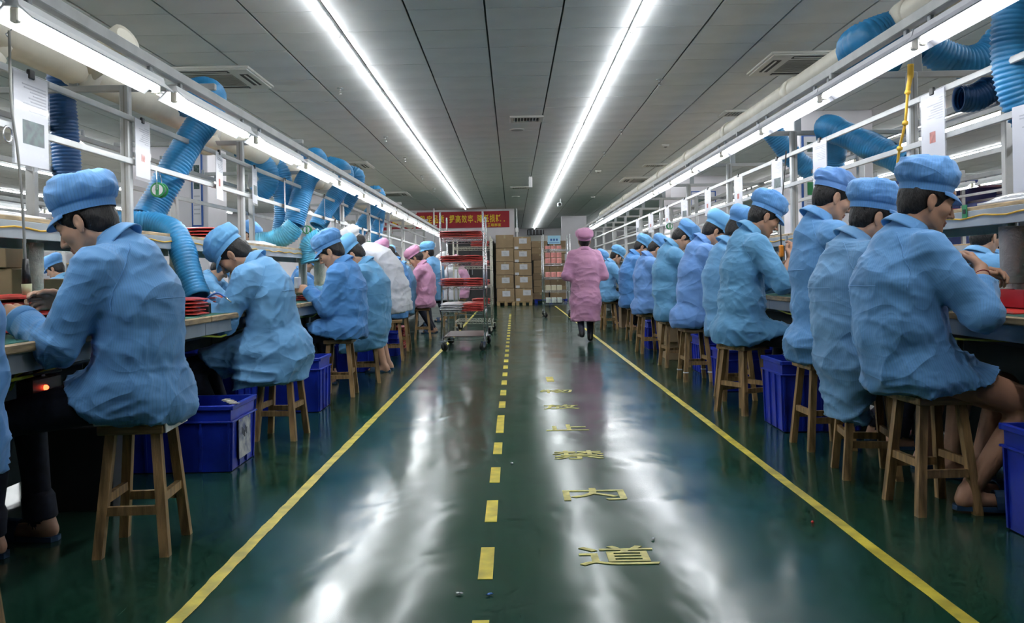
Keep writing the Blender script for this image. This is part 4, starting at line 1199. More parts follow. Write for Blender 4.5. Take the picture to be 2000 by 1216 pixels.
hose(HP(5.8, (1872, 192), (1905, 190), (1940, 168), (1975, 140)), .085, 'short blue duct end behind the upper right rails', M_ductdark, seed=14)
hose(HP(4.0, (1996, -30), (1982, 30), (1978, 90), (1984, 150), (2002, 205), (2035, 250)), .088, 'blue duct hanging down at the right edge above the shelf', M_duct, seed=15)
hose(HP(7.0, (1626, 335, 7.3), (1628, 290, 7.2), (1615, 250, 7.0), (1640, 258, 6.8), (1700, 285, 6.6), (1768, 318, 6.4)), .094, 'crumpled blue duct bending to an open end above the right shelf', M_duct, rough=.04, seed=16)
hose(HP(8.4, (1492, 205), (1498, 238), (1522, 276), (1555, 312), (1590, 338)), .095, 'blue duct slanting down beside the right column', M_duct, rough=.02, seed=17)

# ------------------------------------------------------------------ work sheets hung on the rails
me_sheet = MB().box((0, 0, -.145), (.003, .205, .29)).mesh('sheet', M_paper)
me_sleeve = MB().box((0, 0, -.15), (.006, .225, .31)).mesh('sleeve', M_sleeve)
def lines_mesh(seed):
    mb = MB(); r_ = random.Random(seed)
    for k in range(9): w_ = r_.uniform(.05, .16); mb.box((0, -.09+w_/2, -.035-.010*k), (.001, w_, .0035))
    return mb.mesh('print_lines', M_inkgrey)
LN = [lines_mesh(i) for i in range(4)]
me_pic = MB().box((0, 0, 0), (.001, .13, .075)).mesh('picture', M_picture)
me_pic2 = MB().box((0, 0, 0), (.001, .05, .045)).mesh('picture', M_picred)
me_clip = MB().box((0, 0, 0), (.016, .035, .03), .003).mesh('clip', M_black)
def sheet(x, y, z, sgn, label, rz=0, clear=True, k=0, sc=1.0):
    t = thing('work_sheet', label, 'paper', (x, y, z), rz, 'work sheets hung on the rails'); t.scale = (1, sc, sc)
    link('sheet', me_sheet, t)
    for f in (1, -1):
        link('print_lines', LN[k % 4], t, (f*.0022, 0, 0)); link('picture', me_pic if k % 3 == 0 else me_pic2, t, (f*.0022, .01*(k % 3)-.01, -.185))
    if clear: link('sleeve', me_sleeve, t)
    link('clip', me_clip, t, (0, 0, .002))
XLs = -2.055
for k, (px, py, ang, sc) in enumerate(((60, 155, .0, 1.35), (278, 245, .05, 1.1), (428, 305, .12, 1.15), (497, 335, .1, 1.0), (556, 360, .2, 1.0), (634, 392, .2, 1.0), (664, 405, .2, 1.0), (722, 425, .2, 1.0), (741, 433, .2, 1.0), (760, 442, .1, 1.0), (785, 450, .2, 1.0))):
    p = W(px, py, X=XLs); sheet(XLs, p.y, 1.885, 1, '%s printed work sheet hanging on the upper left rail' % ordn(k), PI+ang, k != 2, k, sc)
for k, (px, sc, ang) in enumerate(((1822, 1.25, 0), (1600, 1.15, .05), (1516, 1.05, .1), (1440, 1.05, .1), (1380, 1.0, .1), (1334, 1.0, .2), (1300, 1, .1), (1268, 1, .2), (1242, 1, .1))):
    p = W(px, 250, X=2.155); sheet(2.155, p.y, 1.885, -1, '%s printed work sheet hanging on the upper right rail' % ordn(k), ang, True, k+1, sc)
for k, px in enumerate((655, 708)):
    p = W(px, 430, X=XLs); sheet(XLs, p.y, 1.65, 1, '%s small work sheet clipped to the lower left rail' % ('nearer' if k == 0 else 'farther'), PI+.3, False, k, .8)
sheet(2.15, 3.74, 1.665, -1, 'large white work sheet at the right edge above the shelf', .12, False, 2, 1.25)

# ------------------------------------------------------------------ bench goods
def packet_mesh(w, d, h, seed):
    r_ = random.Random(seed); n, m_ = 7, 6; mb = MB(); top = []; bot = []
    for i in range(n):
        for j in range(m_):
            u = i/(n-1)*2-1; v = j/(m_-1)*2-1; e = (1-abs(u)**4)*(1-abs(v)**4)
            x = u*w/2+r_.uniform(-.004, .004); y = v*d/2+r_.uniform(-.004, .004)
            top.append((x, y, .004+h*(.35+.65*e)+r_.uniform(-.0015, .0015)*1)); bot.append((x, y, .002+.002*(1-e)))
    mb.add(top, [(i*m_+j, (i+1)*m_+j, (i+1)*m_+j+1, i*m_+j+1) for i in range(n-1) for j in range(m_-1)])
    mb.add(bot, [(i*m_+j, i*m_+j+1, (i+1)*m_+j+1, (i+1)*m_+j) for i in range(n-1) for j in range(m_-1)])
    edge = [(0, j) for j in range(m_)]+[(i, m_-1) for i in range(1, n)]+[(n-1, j) for j in range(m_-2, -1, -1)]+[(i, 0) for i in range(n-2, 0, -1)]
    ix = [i*m_+j for i, j in edge]; k = len(ix); N0 = n*m_
    mb.f += [(ix[q], ix[(q+1) % k], N0+ix[(q+1) % k], N0+ix[q]) for q in range(k)]; mb.mi += [0]*k
    return mb
PK = {}
LAY = ['lowest', 'second lowest', 'third lowest', 'fourth lowest', 'fifth', 'sixth', 'seventh', 'eighth', 'ninth', 'tenth', 'eleventh', 'twelfth']
def pile(x, y, z, n, label, w=.20, d=.24, h=.016, m=M_red, rz=0, group='stacked red plastic packets', jit=.012, seed=0):
    key = (w, d, h, m.name)
    if key not in PK: PK[key] = [packet_mesh(w, d, h, s_).mesh('packet', m) for s_ in (1, 2, 3)]
    r_ = random.Random(seed+int(x*100)+int(y*37))
    for k in range(n):
        o = link('packet', PK[key][k % 3], None, (x+r_.uniform(-jit, jit), y+r_.uniform(-jit, jit), z+k*(h+.004)+.001), rz+r_.uniform(-.06, .06))
        tag(o, LAY[min(k, 11)]+' '+label, 'packet', group)
def low(lbl): return lbl
pile(-1.83, 5.12, TZ+.005, 5, 'red packet in the small stack at bench edge by second left man', .16, .22)
pile(-2.02, 5.95, TZ+.005, 4, 'red plastic packet in the stack in front of the second left worker', .26, .3, .02)
pile(-2.0, 3.75, TZ+.005, 7, 'red plastic packet in the stack in front of the nearest left worker', .24, .34, .018)
pile(-2.2, 6.55, 1.275, 4, 'red plastic packet on the left shelf beyond the bending duct', .28, .5, .018)
pile(-1.85, 8.0, TZ+.005, 3, 'red plastic packet under the hands of the third left worker', .2, .3, .012)
pile(-2.3, 4.6, TZ+.005, 5, 'red plastic packet in the middle of the nearest left bench', .3, .3, .016)
pile(-1.62, 12.4, .0, 12, 'red plastic packet in the tall stack on the floor under the left bench', .3, .36, .022)
def wrap(x, y, r, label, z0=TZ+.005, z1=1.178):
    t = thing('wrapped_column', label, 'column', (x, y, 0)); rr = random.Random(int(y*10)); n = 22; m_ = 14
    mb = MB(); pr = []
    vs = []; H_ = z1-z0
    for i in range(m_):
        for k in range(n):
            a = 2*PI*k/n; q = r*(1+.035*math.sin(3*a+i*.5)+rr.uniform(-.015, .015)); vs.append((q*math.cos(a), q*math.sin(a), z0+H_*i/(m_-1)))
    mb.add(vs, [(i*n+k, i*n+(k+1) % n, (i+1)*n+(k+1) % n, (i+1)*n+k) for i in range(m_-1) for k in range(n)]+[tuple(range(n-1, -1, -1)), tuple((m_-1)*n+k for k in range(n))])
    mb.build('bubble_wrap', M_bubble, t, True)
    MB().lathe([(r*1.05, z0+H_*.3), (r*1.06, z0+H_*.31), (r*1.06, z0+H_*.38), (r*1.05, z0+H_*.39)], n=22).build('tape', mat('clear_tape', (.6, .58, .48), .15), t, True)
wrap(-2.22, 4.22, .043, 'white wrapped tube holding up the shelf before the nearest left worker')
wrap(-2.22, 6.05, .055, 'bubble-wrapped tube behind the duct that bends to the left bench')
wrap(-2.2, 7.25, .05, 'bubble-wrapped tube behind the face of the second left worker')
wrap(-2.2, 10.4, .065, 'bubble-wrapped tube in front of the third left worker')
wrap(2.36, 4.28, .062, 'thick bubble-wrapped tube at the right edge under the shelf')
wrap(2.36, 7.3, .055, 'bubble-wrapped tube farther along the right bench')
def spool(x, y, z, label, sg):
    t = thing('solder_spool', label, 'spool', (x, y, z)); Rm = Matrix.Rotation(PI/2, 3, 'X')
    for s_ in (-1, 1): MB().lathe([(.012, -.003), (.042, -.003), (.044, 0), (.042, .003), (.012, .003)], (0, s_*.026, 0), 24, Rm, True).build('flange', M_green, t)
    MB().lathe([(.033, -.023), (.034, 0), (.033, .023)], (0, 0, 0), 20, Rm).build('wire_coil', M_solder, t, True)
    MB().lathe([(.012, -.0010), (.032, -.0010), (.032, .0010), (.012, .0010)], (0, -.0305, 0), 20, Rm, True).build('label_ring', M_paper, t); MB().box((0, -.032, 0), (.018, .002, .06), .0005).build('label_print', M_green, t)
    for s_ in (-1, 1): MB().tube([(0, s_*.035, 0), (0, s_*.037, .06), (-.01*sg, s_*.02, .12)], .0022, 5).build('hanger', M_chrome, t)
spool(-2.055, 5.32, 1.52, 'green solder spool hung under the nearest left rail', 1)
spool(-2.055, 9.15, 1.47, 'green solder spool hung above the third left worker', 1)
spool(-2.055, 13.1, 1.45, 'green solder spool hung far along the left rail', 1)
spool(2.15, 12.4, 1.60, 'green solder spool hung on the right rail', -1)
# hanging driver cable on the left
t = thing('hanging_driver', 'thin tool cable with black grip hanging before the nearest left worker', 'tool')
c = [W(18, 60, X=-1.95), W(22, 200, X=-1.95), W(35, 300, X=-1.95), W(45, 420, X=-1.95), W(50, 520, X=-1.95)]
MB().tube(spline(c, 6), .006, 6).build('cable', M_cable, t, True)
MB().tube([c[-1]+Vector((0, 0, .03)), c[-1]+Vector((0, 0, -.03)), c[-1]+Vector((.003, 0, -.07))], [.011, .016, .018], 10).build('grip', M_black, t, True)
MB().tube([c[-1]+Vector((.003, 0, -.07)), c[-1]+Vector((.004, 0, -.12))], [.02, .017], 10).build('connector', mat('clear_yellow_plastic', (.5, .5, .28), .3), t, True)
sp = [c[0]+Vector((.012*math.cos(a*1.3), .012*math.sin(a*1.3), .25-.012*a)) for a in range(24)]
MB().tube(sp, .0025, 5).build('spring', M_chrome, t, True)
MB().lathe([(.03, -.004), (.036, 0), (.03, .004), (.026, 0)], tuple(W(15, 262, X=-1.98)), 18, Matrix.Rotation(PI/2, 3, 'Y'), True).build('ring', M_chrome, t, True)
# yellow rope on the right
t = thing('yellow_rope', 'knotted yellow rope hanging from the right lamp rail', 'rope')
c = [W(1779, 125, X=2.02), W(1778, 150, X=2.02), W(1773, 180, X=2.02), W(1768, 240, X=2.02), W(1757, 290, X=2.02), W(1750, 345, X=2.02)]
MB().tube(spline(c, 6), [.016]*7+[.012]*6+[.007]*18, 7).build('strand', M_yrope, t, True)
for q in (2, 3, 4): MB().lathe([(.004, -.014), (.014, -.008), (.016, 0), (.013, .009), (.004, .014)], tuple(c[q]), 10).build('knot', M_yrope, t, True)
# bench clutter
def smallbox(name, lab, cat, x, y, z, d, m, rz=0, b=.003, lid=None, group=None):
    t = thing(name, lab, cat, (x, y, z), rz, group)
    MB().box((0, 0, d[2]/2), d, b).build('body', m, t)
    if lid: MB().box((0, 0, d[2]), (d[0]*.9, d[1]*.9, .006), .001).build('top_face', lid, t)
    return t
def bin_(name, lab, x, y, z, w, d, h, m, rz=0):
    t = thing(name, lab, 'bin', (x, y, z), rz); mb = MB(); th = .005
    mb.box((0, 0, th/2), (w, d, th)); mb.build('base', m, t)
    for s_ in (-1, 1):
        MB().box((s_*(w/2-th/2), 0, h/2), (th, d, h), .001).build('side', m, t); MB().box((0, s_*(d/2-th/2), h/2), (w-2*th, th, h), .001).build('side', m, t)
    return t
bin_('parts_bin', 'dark red open bin on the right bench at the picture edge', 2.33, 4.12, TZ+.012, .16, .22, .085, M_redbox)
MB_ = MB().box((2.21, 4.25, TZ+.006), (.30, 1.0, .006), .002).build('bench_mat', M_redmat); tag(MB_, 'bright red mat on the nearest right bench edge', 'mat')
for k in range(4): tag(MB().box((2.17+.01*k, 4.5+.02*k, TZ+.012+.004*k), (.21, .29, .003), 0, Matrix.Rotation(.1*k, 3, 'Z')).build('paper_sheet', M_clearbag), 'white sheet in the loose heap on the nearest right bench', 'paper', 'white sheets on the nearest right bench')
smallbox('terminal_block', 'small black block beside the red packets by the second left worker', 'block', -1.80, 5.33, TZ+.005, (.05, .05, .06), M_black, lid=M_dark)
for k, (dx, dy) in enumerate(((0, 0), (.035, .01), (.01, .04), (.05, .045), (-.02, .06))):
    t = thing('plastic_bead', 'small white plastic bead on the red packets before second left worker', 'bead', (-2.0+dx, 5.9+dy, TZ+.102), 0, 'white beads on the red packets')
    MB().lathe([(.014, 0), (.015, .012), (.010, .02)], n=12).build('skirt', M_whitepaint, t, True); MB().lathe([(.006, .02), (.005, .024), (.002, .026)], n=8).build('crown', M_whitepaint, t, True)
t = thing('soldering_cable', 'blue tool cable looping over the bench by the second left worker', 'cable')
MB().tube(spline(HP(5.4, (335, 560), (352, 582), (372, 594), (395, 593), (408, 580), (425, 572), (440, 580)), 6), .006, 6).build('lead', M_cableb, t, True)
MB().tube(HP(5.4, (440, 580), (452, 590)), [.006, .004], 6).build('tip', M_chrome, t, True)
t = thing('test_lead', 'thin grey lead with white clip under the left shelf edge', 'cable')
MB().tube(spline(HP(5.3, (305, 472), (315, 492), (322, 520), (326, 540)), 6), .003, 6).build('lead', M_cable, t, True)
MB().tube(HP(5.3, (305, 472), (311, 484)), .007, 6).build('clip', M_paper, t, True)
for k, (x, y, sd) in enumerate(((-1.86, 8.35, 1), (2.2, 7.7, 2), (2.15, 9.2, 3), (-1.9, 9.6, 4))):
    t = thing('parts_tray', 'white parts tray on the bench, '+('in front of the third left worker', 'by the fourth right worker', 'by the sixth right worker', 'by the fourth left worker')[k], 'tray', (x, y, TZ+.006))
    mb = MB(); MB().box((0, 0, .004), (.2, .28, .008), .002).build('base', M_paper, t)
    for s_ in (-1, 1): MB().box((s_*.098, 0, .025), (.006, .28, .05), .001).build('side', M_paper, t); MB().box((0, s_*.137, .025), (.19, .006, .05), .001).build('side', M_paper, t)
# orange driver by the fourth right worker
p = W(1526, 490, X=2.02)
t = thing('orange_driver', 'orange power driver hanging by the fourth right worker', 'tool', p)
MB().box((0, 0, .0), (.035, .035, .09), .008).build('body', M_orange, t); MB().cyl((0, 0, -.045), (0, 0, -.085), .010, .006, 10).build('chuck', M_black, t, True); MB().tube([(0, 0, .045), (0, .01, .2), (.05, 0, 2.0-p.z-.12)], .005, 6).build('cord', M_black, t, True)
MB().box((-.0185, 0, .005), (.003, .015, .03)).build('switch', M_black, t)
# shelf goods
for k, (x, y, w, d, h, lb) in enumerate(((2.4, 4.15, .3, .5, .05, 'crumpled clear film pack on the right shelf at the picture edge'), (-2.32, 8.1, .3, .55, .05, 'crumpled clear film pack on the left shelf beside the pale ducts'), (-2.3, 3.95, .35, .4, .03, 'white paper pack on the left shelf above the nearest worker'))):
    o = packet_mesh(w, d, h, k+20).build('film_pack', M_clearbag if k != 0 else mat('silver_film', (.6, .61, .63), .18, .4, bump=.8, bscale=25), None, True, (x, y, 1.275)); tag(o, lb, 'packet')
t = thing('shelf_label', 'small green label on the right shelf edge near the nearest worker', 'label', W(1884, 413, X=2.135)); MB().box((0, 0, 0), (.004, .045, .062)).build('card', M_green, t); MB().box((-.003, 0, 0), (.002, .025, .02)).build('mark', M_dark, t)
def carton(x, y, z, d, label, rz=0, m=M_cardboard, tagface=None, group=None, open_=False):
    t = thing('cardboard_box', label, 'box', (x, y, z), rz, group)
    MB().box((0, 0, d[2]/2), d, .004).build('body', m, t)
    MB().box((0, 0, d[2]+.0006), (.05, d[1]*.98, .001)).build('tape', mat('parcel_tape', (.45, .36, .22), .3), t)
    MB().box((0, -d[1]/2-.0006, d[2]*.86), (.05, .001, d[2]*.26)).build('tape', mat('parcel_tape', (.45, .36, .22), .3), t)
    MB().box((0, 0, d[2]+.0014), (.002, d[1]*.97, .001)).build('flap_seam', M_dark, t)
    if tagface:
        for (tx, tz, tw, th_) in tagface: MB().box((tx, -d[1]/2-.0012, tz), (tw, .0012, th_)).build('paper_label', M_paper, t)
        mb = MB()
        for (tx, tz, tw, th_) in tagface[:1]:
            for q in range(3): mb.box((tx-tw*.1+q*tw*.08, -d[1]/2-.0022, tz+.02-.03*q), (tw*.4, .001, .012))
        mb.build('handwriting', M_inkgrey, t)
    return t
for k, (x, y, z, w, h) in enumerate(((-2.98, 5.25, TZ+.005, .36, .28), (-2.98, 5.62, TZ+.005, .3, .22), (-3.0, 5.2, TZ+.289, .30, .2))):
    carton(x, y, z, (w, .32, h), ('brown carton standing on the far side of the nearest left bench', 'brown carton behind another on the far side of the left bench', 'upper brown carton on the far side of the nearest left bench')[k], .1*k)
smallbox('device_case', 'pale grey instrument case on the far end of the right shelf', 'device', 2.05+.25, 22.6, 1.273, (.5, .5, .25), M_acwhite, lid=M_inkgrey)
# under-bench things
t = thing('power_strip', 'black socket box with glowing red lamp under the nearest left bench', 'socket', (-1.80, 3.45, .60))
MB().box((0, 0, 0), (.06, .22, .08), .006).build('box', M_black, t); MB().lathe([(.010, 0), (.010, .008), (.005, .014)], (.03, -.02, .0), 12, Matrix.Rotation(PI/2, 3, 'Y')).build('red_lamp', M_led, t, True); MB().box((0, 0, .07), (.03, .03, .09)).build('hanger', M_black, t)
for k, (pts, m, lb) in enumerate((([(0, 740), (20, 760), (30, 735), (45, 725)], M_cabley, 'yellow cable curling down under the nearest left bench'), ([(0, 762), (40, 740), (85, 728), (120, 722)], M_cable, 'grey cable running under the nearest left bench'))):
    MBq = MB().tube(spline(HP(3.25, *pts), 6), .005, 6).build('loose_cable', m, None, True); tag(MBq, lb, 'cable')
for sx, x in (('left', -1.72), ('right', 2.03)):
    o = MB().tube([(x, 2.2+.35*i, .675+.02*math.sin(i*1.9)) for i in range(56)], .006, 5).build('earth_wire', M_cabley, None, True); tag(o, 'yellow-green earth wire strung under the %s bench edge' % sx, 'cable')
smallbox('computer_case', 'black computer case on the floor under the nearest left bench', 'computer', -1.95, 4.05, .0, (.4, .2, .36), M_black, lid=M_dark)
# crates
crate(-1.76, 4.89, .60, .42, .345, 'worn blue crate with torn white label behind the nearest left stool', sticker=1, tape=True)
crate(-1.66, 6.89, .45, .38, .40, 'ribbed blue crate between the second and third left stools')
crate(-2.05, 6.35, .38, .5, .50, 'blue crate under the bench before the second left worker')
crate(-1.62, 9.6, .45, .36, .36, 'blue crate under the left bench behind the white-coated worker')
crate(-1.65, 11.35, .45, .36, .30, 'blue crate under the left bench before the red packet stack')
crate(2.08, 3.24, .46, .42, .40, 'blue crate at the right picture edge beside the nearest stool')
crate(1.87, 5.75, .48, .42, .435, 'large blue crate under the third right worker')
crate(1.95, 7.62, .50, .38, .34, 'blue crate full of bags under the fifth right worker')
crate(2.0, 8.95, .42, .36, .36, 'blue crate beside the taped stool on the right')
crate(1.92, 11.75, .42, .36, .36, 'blue crate under the eighth right worker')
o = packet_mesh(.4, .3, .1, 5).build('bag_heap', M_clearbag, None, True, (1.95, 7.62, .27)); tag(o, 'heap of clear bags inside the crate under the fifth right worker', 'bag')
carton(1.88, 10.35, 0, (.34, .42, .2), 'lower brown carton on the floor under the right bench'); carton(1.84, 10.3, .202, (.34, .40, .2), 'upper brown carton under the right bench', .06)
carton(2.25, 10.35, 0, (.34, .42, .38), 'tall brown carton deep under the right bench', 0, M_cardboard2)
carton(2.05, 16.2, 0, (.3, .4, .36), 'brown carton under the far end of the right bench', 0, M_cardboard2)
t = thing('red_bead', 'tiny red bead lying on the floor by the right yellow line', 'bead', W(1587, 1019, Z=.006)); MB().lathe([(.001, -.006), (.005, -.004), (.006, 0), (.005, .004), (.001, .006)], n=10).build('ball', M_redmat, t, True); MB().lathe([(.0065, -.001), (.0068, 0), (.0065, .001)], n=10).build('seam', M_redbox, t, True)
for k, (px, py) in enumerate(((897, 1160), (956, 1162), (1276, 1053), (1000, 905))):
    pp = W(px, py, Z=.001); tag(packet_mesh(.018, .008, .002, k).build('paper_scrap', (M_paper, M_cableb, M_paper, M_paper)[k], None, False, pp, .7*k), ('white scrap on the floor left of the near dashes', 'blue scrap on the floor beside the near dashes', 'white scrap on the floor right of the painted characters', 'pale scrap on the floor beside the middle dashes')[k], 'scrap')

# ------------------------------------------------------------------ trolleys
def trolley(x0, x1, y0, y1, H_, shelves, label, m=M_chrome):
    t = thing('wire_trolley', label, 'trolley', ((x0+x1)/2, (y0+y1)/2, 0)); w = x1-x0; d = y1-y0
    for sx in (-1, 1):
        for sy in (-1, 1):
            px_, py_ = sx*w/2, sy*d/2
            p = MB().cyl((px_, py_, .12), (px_, py_, H_), .0125, n=10).build('post', m, t, True)
            mb = MB()
            for k in range(6): mb.cyl((px_, py_, .3+k*.25), (px_, py_, .304+k*.25), .0135, n=10)
            mb.build('grooves', M_grille, p)
            sw = (.9, 2.2, -.8, .5)[int(sx > 0)*2+int(sy > 0)]; Mz = Matrix.Rotation(sw, 3, 'Z'); c0 = Vector((px_, py_, 0))
            def loc_(x_, y_, z_): return tuple(c0+Mz @ Vector((x_, y_, z_)))
            mb = MB().box(loc_(0, -.012, .118), (.06, .075, .008), .002, Mz)
            for q_ in (-.020, .020): mb.box(loc_(q_, -.03, .085), (.004, .04, .07), 0, Mz)
            ca = mb.build('caster', m, t)
            MB().lathe([(.02, -.015), (.048, -.015), (.054, -.009), (.054, .009), (.048, .015), (.02, .015)], loc_(0, -.036, .054), 20, Mz @ Matrix.Rotation(PI/2, 3, 'Y')).build('wheel', M_rubber, ca, True)
            MB().cyl(loc_(-.024, -.036, .054), loc_(.024, -.036, .054), .016, n=10).build('axle', m, ca)
    for z in shelves:
        mb = MB()
        for zz in (z, z-.035):
            for sy in (-1, 1): mb.cyl((-w/2, sy*d/2, zz), (w/2, sy*d/2, zz), .0035, n=6)
            for sx in (-1, 1): mb.cyl((sx*w/2, -d/2, zz), (sx*w/2, d/2, zz), .0035, n=6)
        s_ = mb.build('shelf', m, t)
        mb = MB(); n = max(4, int(w/.045))
        for sy in (-1, 1):
            mb.tube([(-w/2+w*i/n, sy*d/2, z-(.035 if i % 2 else 0)) for i in range(n+1)], .0028, 5)
        n = int(d/.045)
        for sx in (-1, 1): mb.tube([(sx*w/2, -d/2+d*i/n, z-(.035 if i % 2 else 0)) for i in range(n+1)], .0028, 5)
        o_ = mb.build('truss_wire', m, s_)
        mb = MB(); n = int(w/.028)
        for i in range(1, n): mb.cyl((-w/2+w*i/n, -d/2, z+.003), (-w/2+w*i/n, d/2, z+.003), .0022, n=5)
        mb.build('deck_wires', m, s_)['kind'] = 'stuff'
    return t
trolley(-.93, -.375, 11.87, 13.05, 1.81, (1.47, 1.15, .83, .50, .17), 'chrome wire trolley with red packets standing on the left yellow line')
tag(MB().box((-.65, 12.46, .185), (.5, 1.12, .008), .002).build('trolley_board', mat('brown_board', (.12, .075, .07), .35)), 'brown board on the lowest shelf of the near trolley', 'board')
for k, z in enumerate((1.475, 1.155, .835, .505)):
    for j, x in enumerate((-.80, -.52)):
        white = (k == 3 and j == 0)
        for q, y in enumerate((12.05, 12.6)):
            pile(x, y, z+.006, 4 if k < 2 else 5, '%s packet in the %s %s pile on the near trolley %s shelf' % ('white' if white else 'red', 'front' if q == 0 else 'rear', ('left', 'right')[j], ('top', 'second', 'third', 'fourth')[k]), .265 if j else .30, .42, .017, M_clearbag if white else M_red, 0, 'packets on the near trolley', .016)
trolley(-.98, -.36, 15.2, 16.3, 1.62, (1.45, 1.12, .80, .48, .2), 'second wire trolley with red packets behind the near one', mat('beige_rack', (.5, .48, .4), .4, .2))
for k, z in enumerate((1.455, 1.125, .805, .485)):
    pile(-.55, 15.5, z+.006, 4, 'red packet on the %s shelf of the second trolley' % ('top', 'second', 'third', 'fourth')[k], .3, .42, .02, M_red, 0, 'packets on the second trolley')
trolley(.69, 1.28, 20.2, 21.2, 1.85, (1.51, 1.19, .885, .59, .316), 'chrome trolley with pink cartons beyond the pink-coated walker')
for k, z in enumerate((1.515, 1.195, 1.325, .89, .595, .32)):
    for j in range(3 if k else 3):
        x = .79+.125*j
        mm = (M_pinkpack, M_pinkpack, M_pinkpack, M_pinkpack, mat('cream_pack', (.6, .55, .38), .5), M_glassy)[k]
        smallbox('small_carton', 'small %s on the %s shelf of the far trolley' % (('pink carton', 'pink carton', 'upper pink carton', 'pink carton', 'cream carton', 'clear jar')[k], ('top', 'second', 'second', 'third', 'fourth', 'lowest')[k]), 'carton', x, 20.35, z+.006, (.11, .16, .11 if k else .07), mm, lid=M_paper, group='cartons on the far trolley shelf %d' % k)
t = thing('sign_board', 'pale blue sign with dark characters above the far trolley', 'sign', W(1082, 468, Y=20.9))
MB().box((0, 0, 0), (.29, .012, .19), .003).build('board', M_signcyan, t)
for q in (-1, 0, 1): MB().box((q*.065, -.008, .0), (.04, .003, .05)).build('character_block', M_blueframe, t)
MB().box((0, -.008, -.07), (.25, .003, .012)).build('stripe', M_blueframe, t); MB().cyl((0, .01, -.09), (0, .01, -.40), .01, n=8).build('stem', M_chrome, t)

# ------------------------------------------------------------------ carton stacks on pallets
def pallet(x, y, w, d, label, m=M_pallet):
    t = thing('pallet', label, 'pallet', (x, y, 0))
    for k in range(5): MB().box((-w/2+.05+k*(w-.1)/4, 0, .118), (.09, d, .02), .002).build('deck_board', m, t)
    for sy in (-1, 0, 1):
        MB().box((0, sy*(d/2-.05), .098), (w, .09, .018), .002).build('stringer_board', m, t)
        for sx in (-1, 0, 1): MB().box((sx*(w/2-.06), sy*(d/2-.05), .045), (.1, .09, .088), .002).build('block', m, t)
pallet(-.215, 28.25, .58, .6, 'wooden pallet under the left carton stack'); pallet(.345, 28.25, .52, .6, 'wooden pallet under the middle carton stack')
lv = ('bottom', 'second', 'middle', 'fourth', 'top')
r_ = random.Random(5)
for k in range(5):
    carton(-.225+r_.uniform(-.015, .015), 28.24, .129+.412*k, (.54, .5, .40), '%s carton of the left stack on the back pallets' % lv[k], r_.uniform(-.03, .03), M_cardboard, [(.0+r_.uniform(-.03, .03), .24, .24, .17)] if k < 4 else None, 'cartons of the left stack')
    carton(.325+r_.uniform(-.015, .015), 28.24, .129+.398*k, (.53, .5, .386), '%s carton of the middle stack on the back pallets' % lv[k], r_.uniform(-.03, .03), M_cardboard, [(.05+r_.uniform(-.05, .05), .26, .24, .16), (-.18, .05, .12, .08)], 'cartons of the middle stack')
pallet(1.25, 30.0, 1.1, .6, 'blue plastic pallet under the right carton stack', M_crate)
for j in range(2):
    for k in range(9):
        carton(.92+.56*j+r_.uniform(-.03, .03), 30.0, .129+.212*k, (.52, .5, .205), '%s flat carton in the %s column of the right stack' % (['lowest', 'second lowest', 'third lowest', 'fourth lowest', 'middle', 'fourth highest', 'third highest', 'second highest', 'highest'][k], ('left', 'right')[j]), r_.uniform(-.03, .03), M_cardboard if (k+j) % 3 else M_cardboard2, None, 'flat cartons of the right stack')
t = thing('dark_cabinet', 'tall dark steel cabinet against the back wall left of cartons', 'cabinet', (-1.3, 28.35, 0))
MB().box((0, 0, 1.0), (1.45, .45, 2.0), .005).build('body', M_dark, t)
for s_ in (-1, 1): d_ = MB().box((s_*.36, -.232, 1.0), (.70, .015, 1.9), .004).build('door', mat('cabinet_dark', (.035, .033, .035), .4), t); MB().box((s_*.06, -.248, 1.05), (.02, .02, .16), .004).build('handle', M_apron, d_)
t = thing('steel_gate', 'grey steel frame standing behind the carton stacks', 'frame', (1.0, 33.0, 0))
for s_ in (-1, 1): MB().box((s_*.95, 0, 1.1), (.09, .09, 2.2), .004).build('post', M_apron, t)
MB().box((0, 0, 2.22), (2.1, .12, .22), .004).build('lintel', M_acwhite, t); MB().box((0, .05, 1.05), (1.8, .02, 2.1)).build('curtain', M_dark, t)
t = thing('wall_fan', 'dark fan unit on top of the far steel frame', 'fan', (.85, 32.6, 2.34)); MB().box((0, 0, .1), (.6, .3, .2), .02).build('case', M_black, t)
for q in range(5): MB().box((-.24+.12*q, -.155, .1), (.015, .01, .17)).build('grille_bar', M_apron, t)
# pipe standing near the banner and a cctv head
t = thing('conduit', 'thin white conduit dropping from the ceiling before the banner', 'conduit', (-2.38, 27.9, 0)); MB().cyl((0, 0, 1.9), (0, 0, ZC), .022, n=8).build('tube', M_whitepaint, t, True); MB().box((0, 0, 1.9), (.1, .06, .14), .01).build('box', M_whitepaint, t)
t = thing('conduit', 'thin white conduit standing at the corner right of the banner', 'conduit', (.16, 28.55, 0)); MB().cyl((0, 0, 0), (0, 0, ZC), .02, n=8).build('tube', M_whitepaint, t, True); MB().box((0, 0, 2.35), (.1, .06, .14), .01).build('box', M_whitepaint, t)
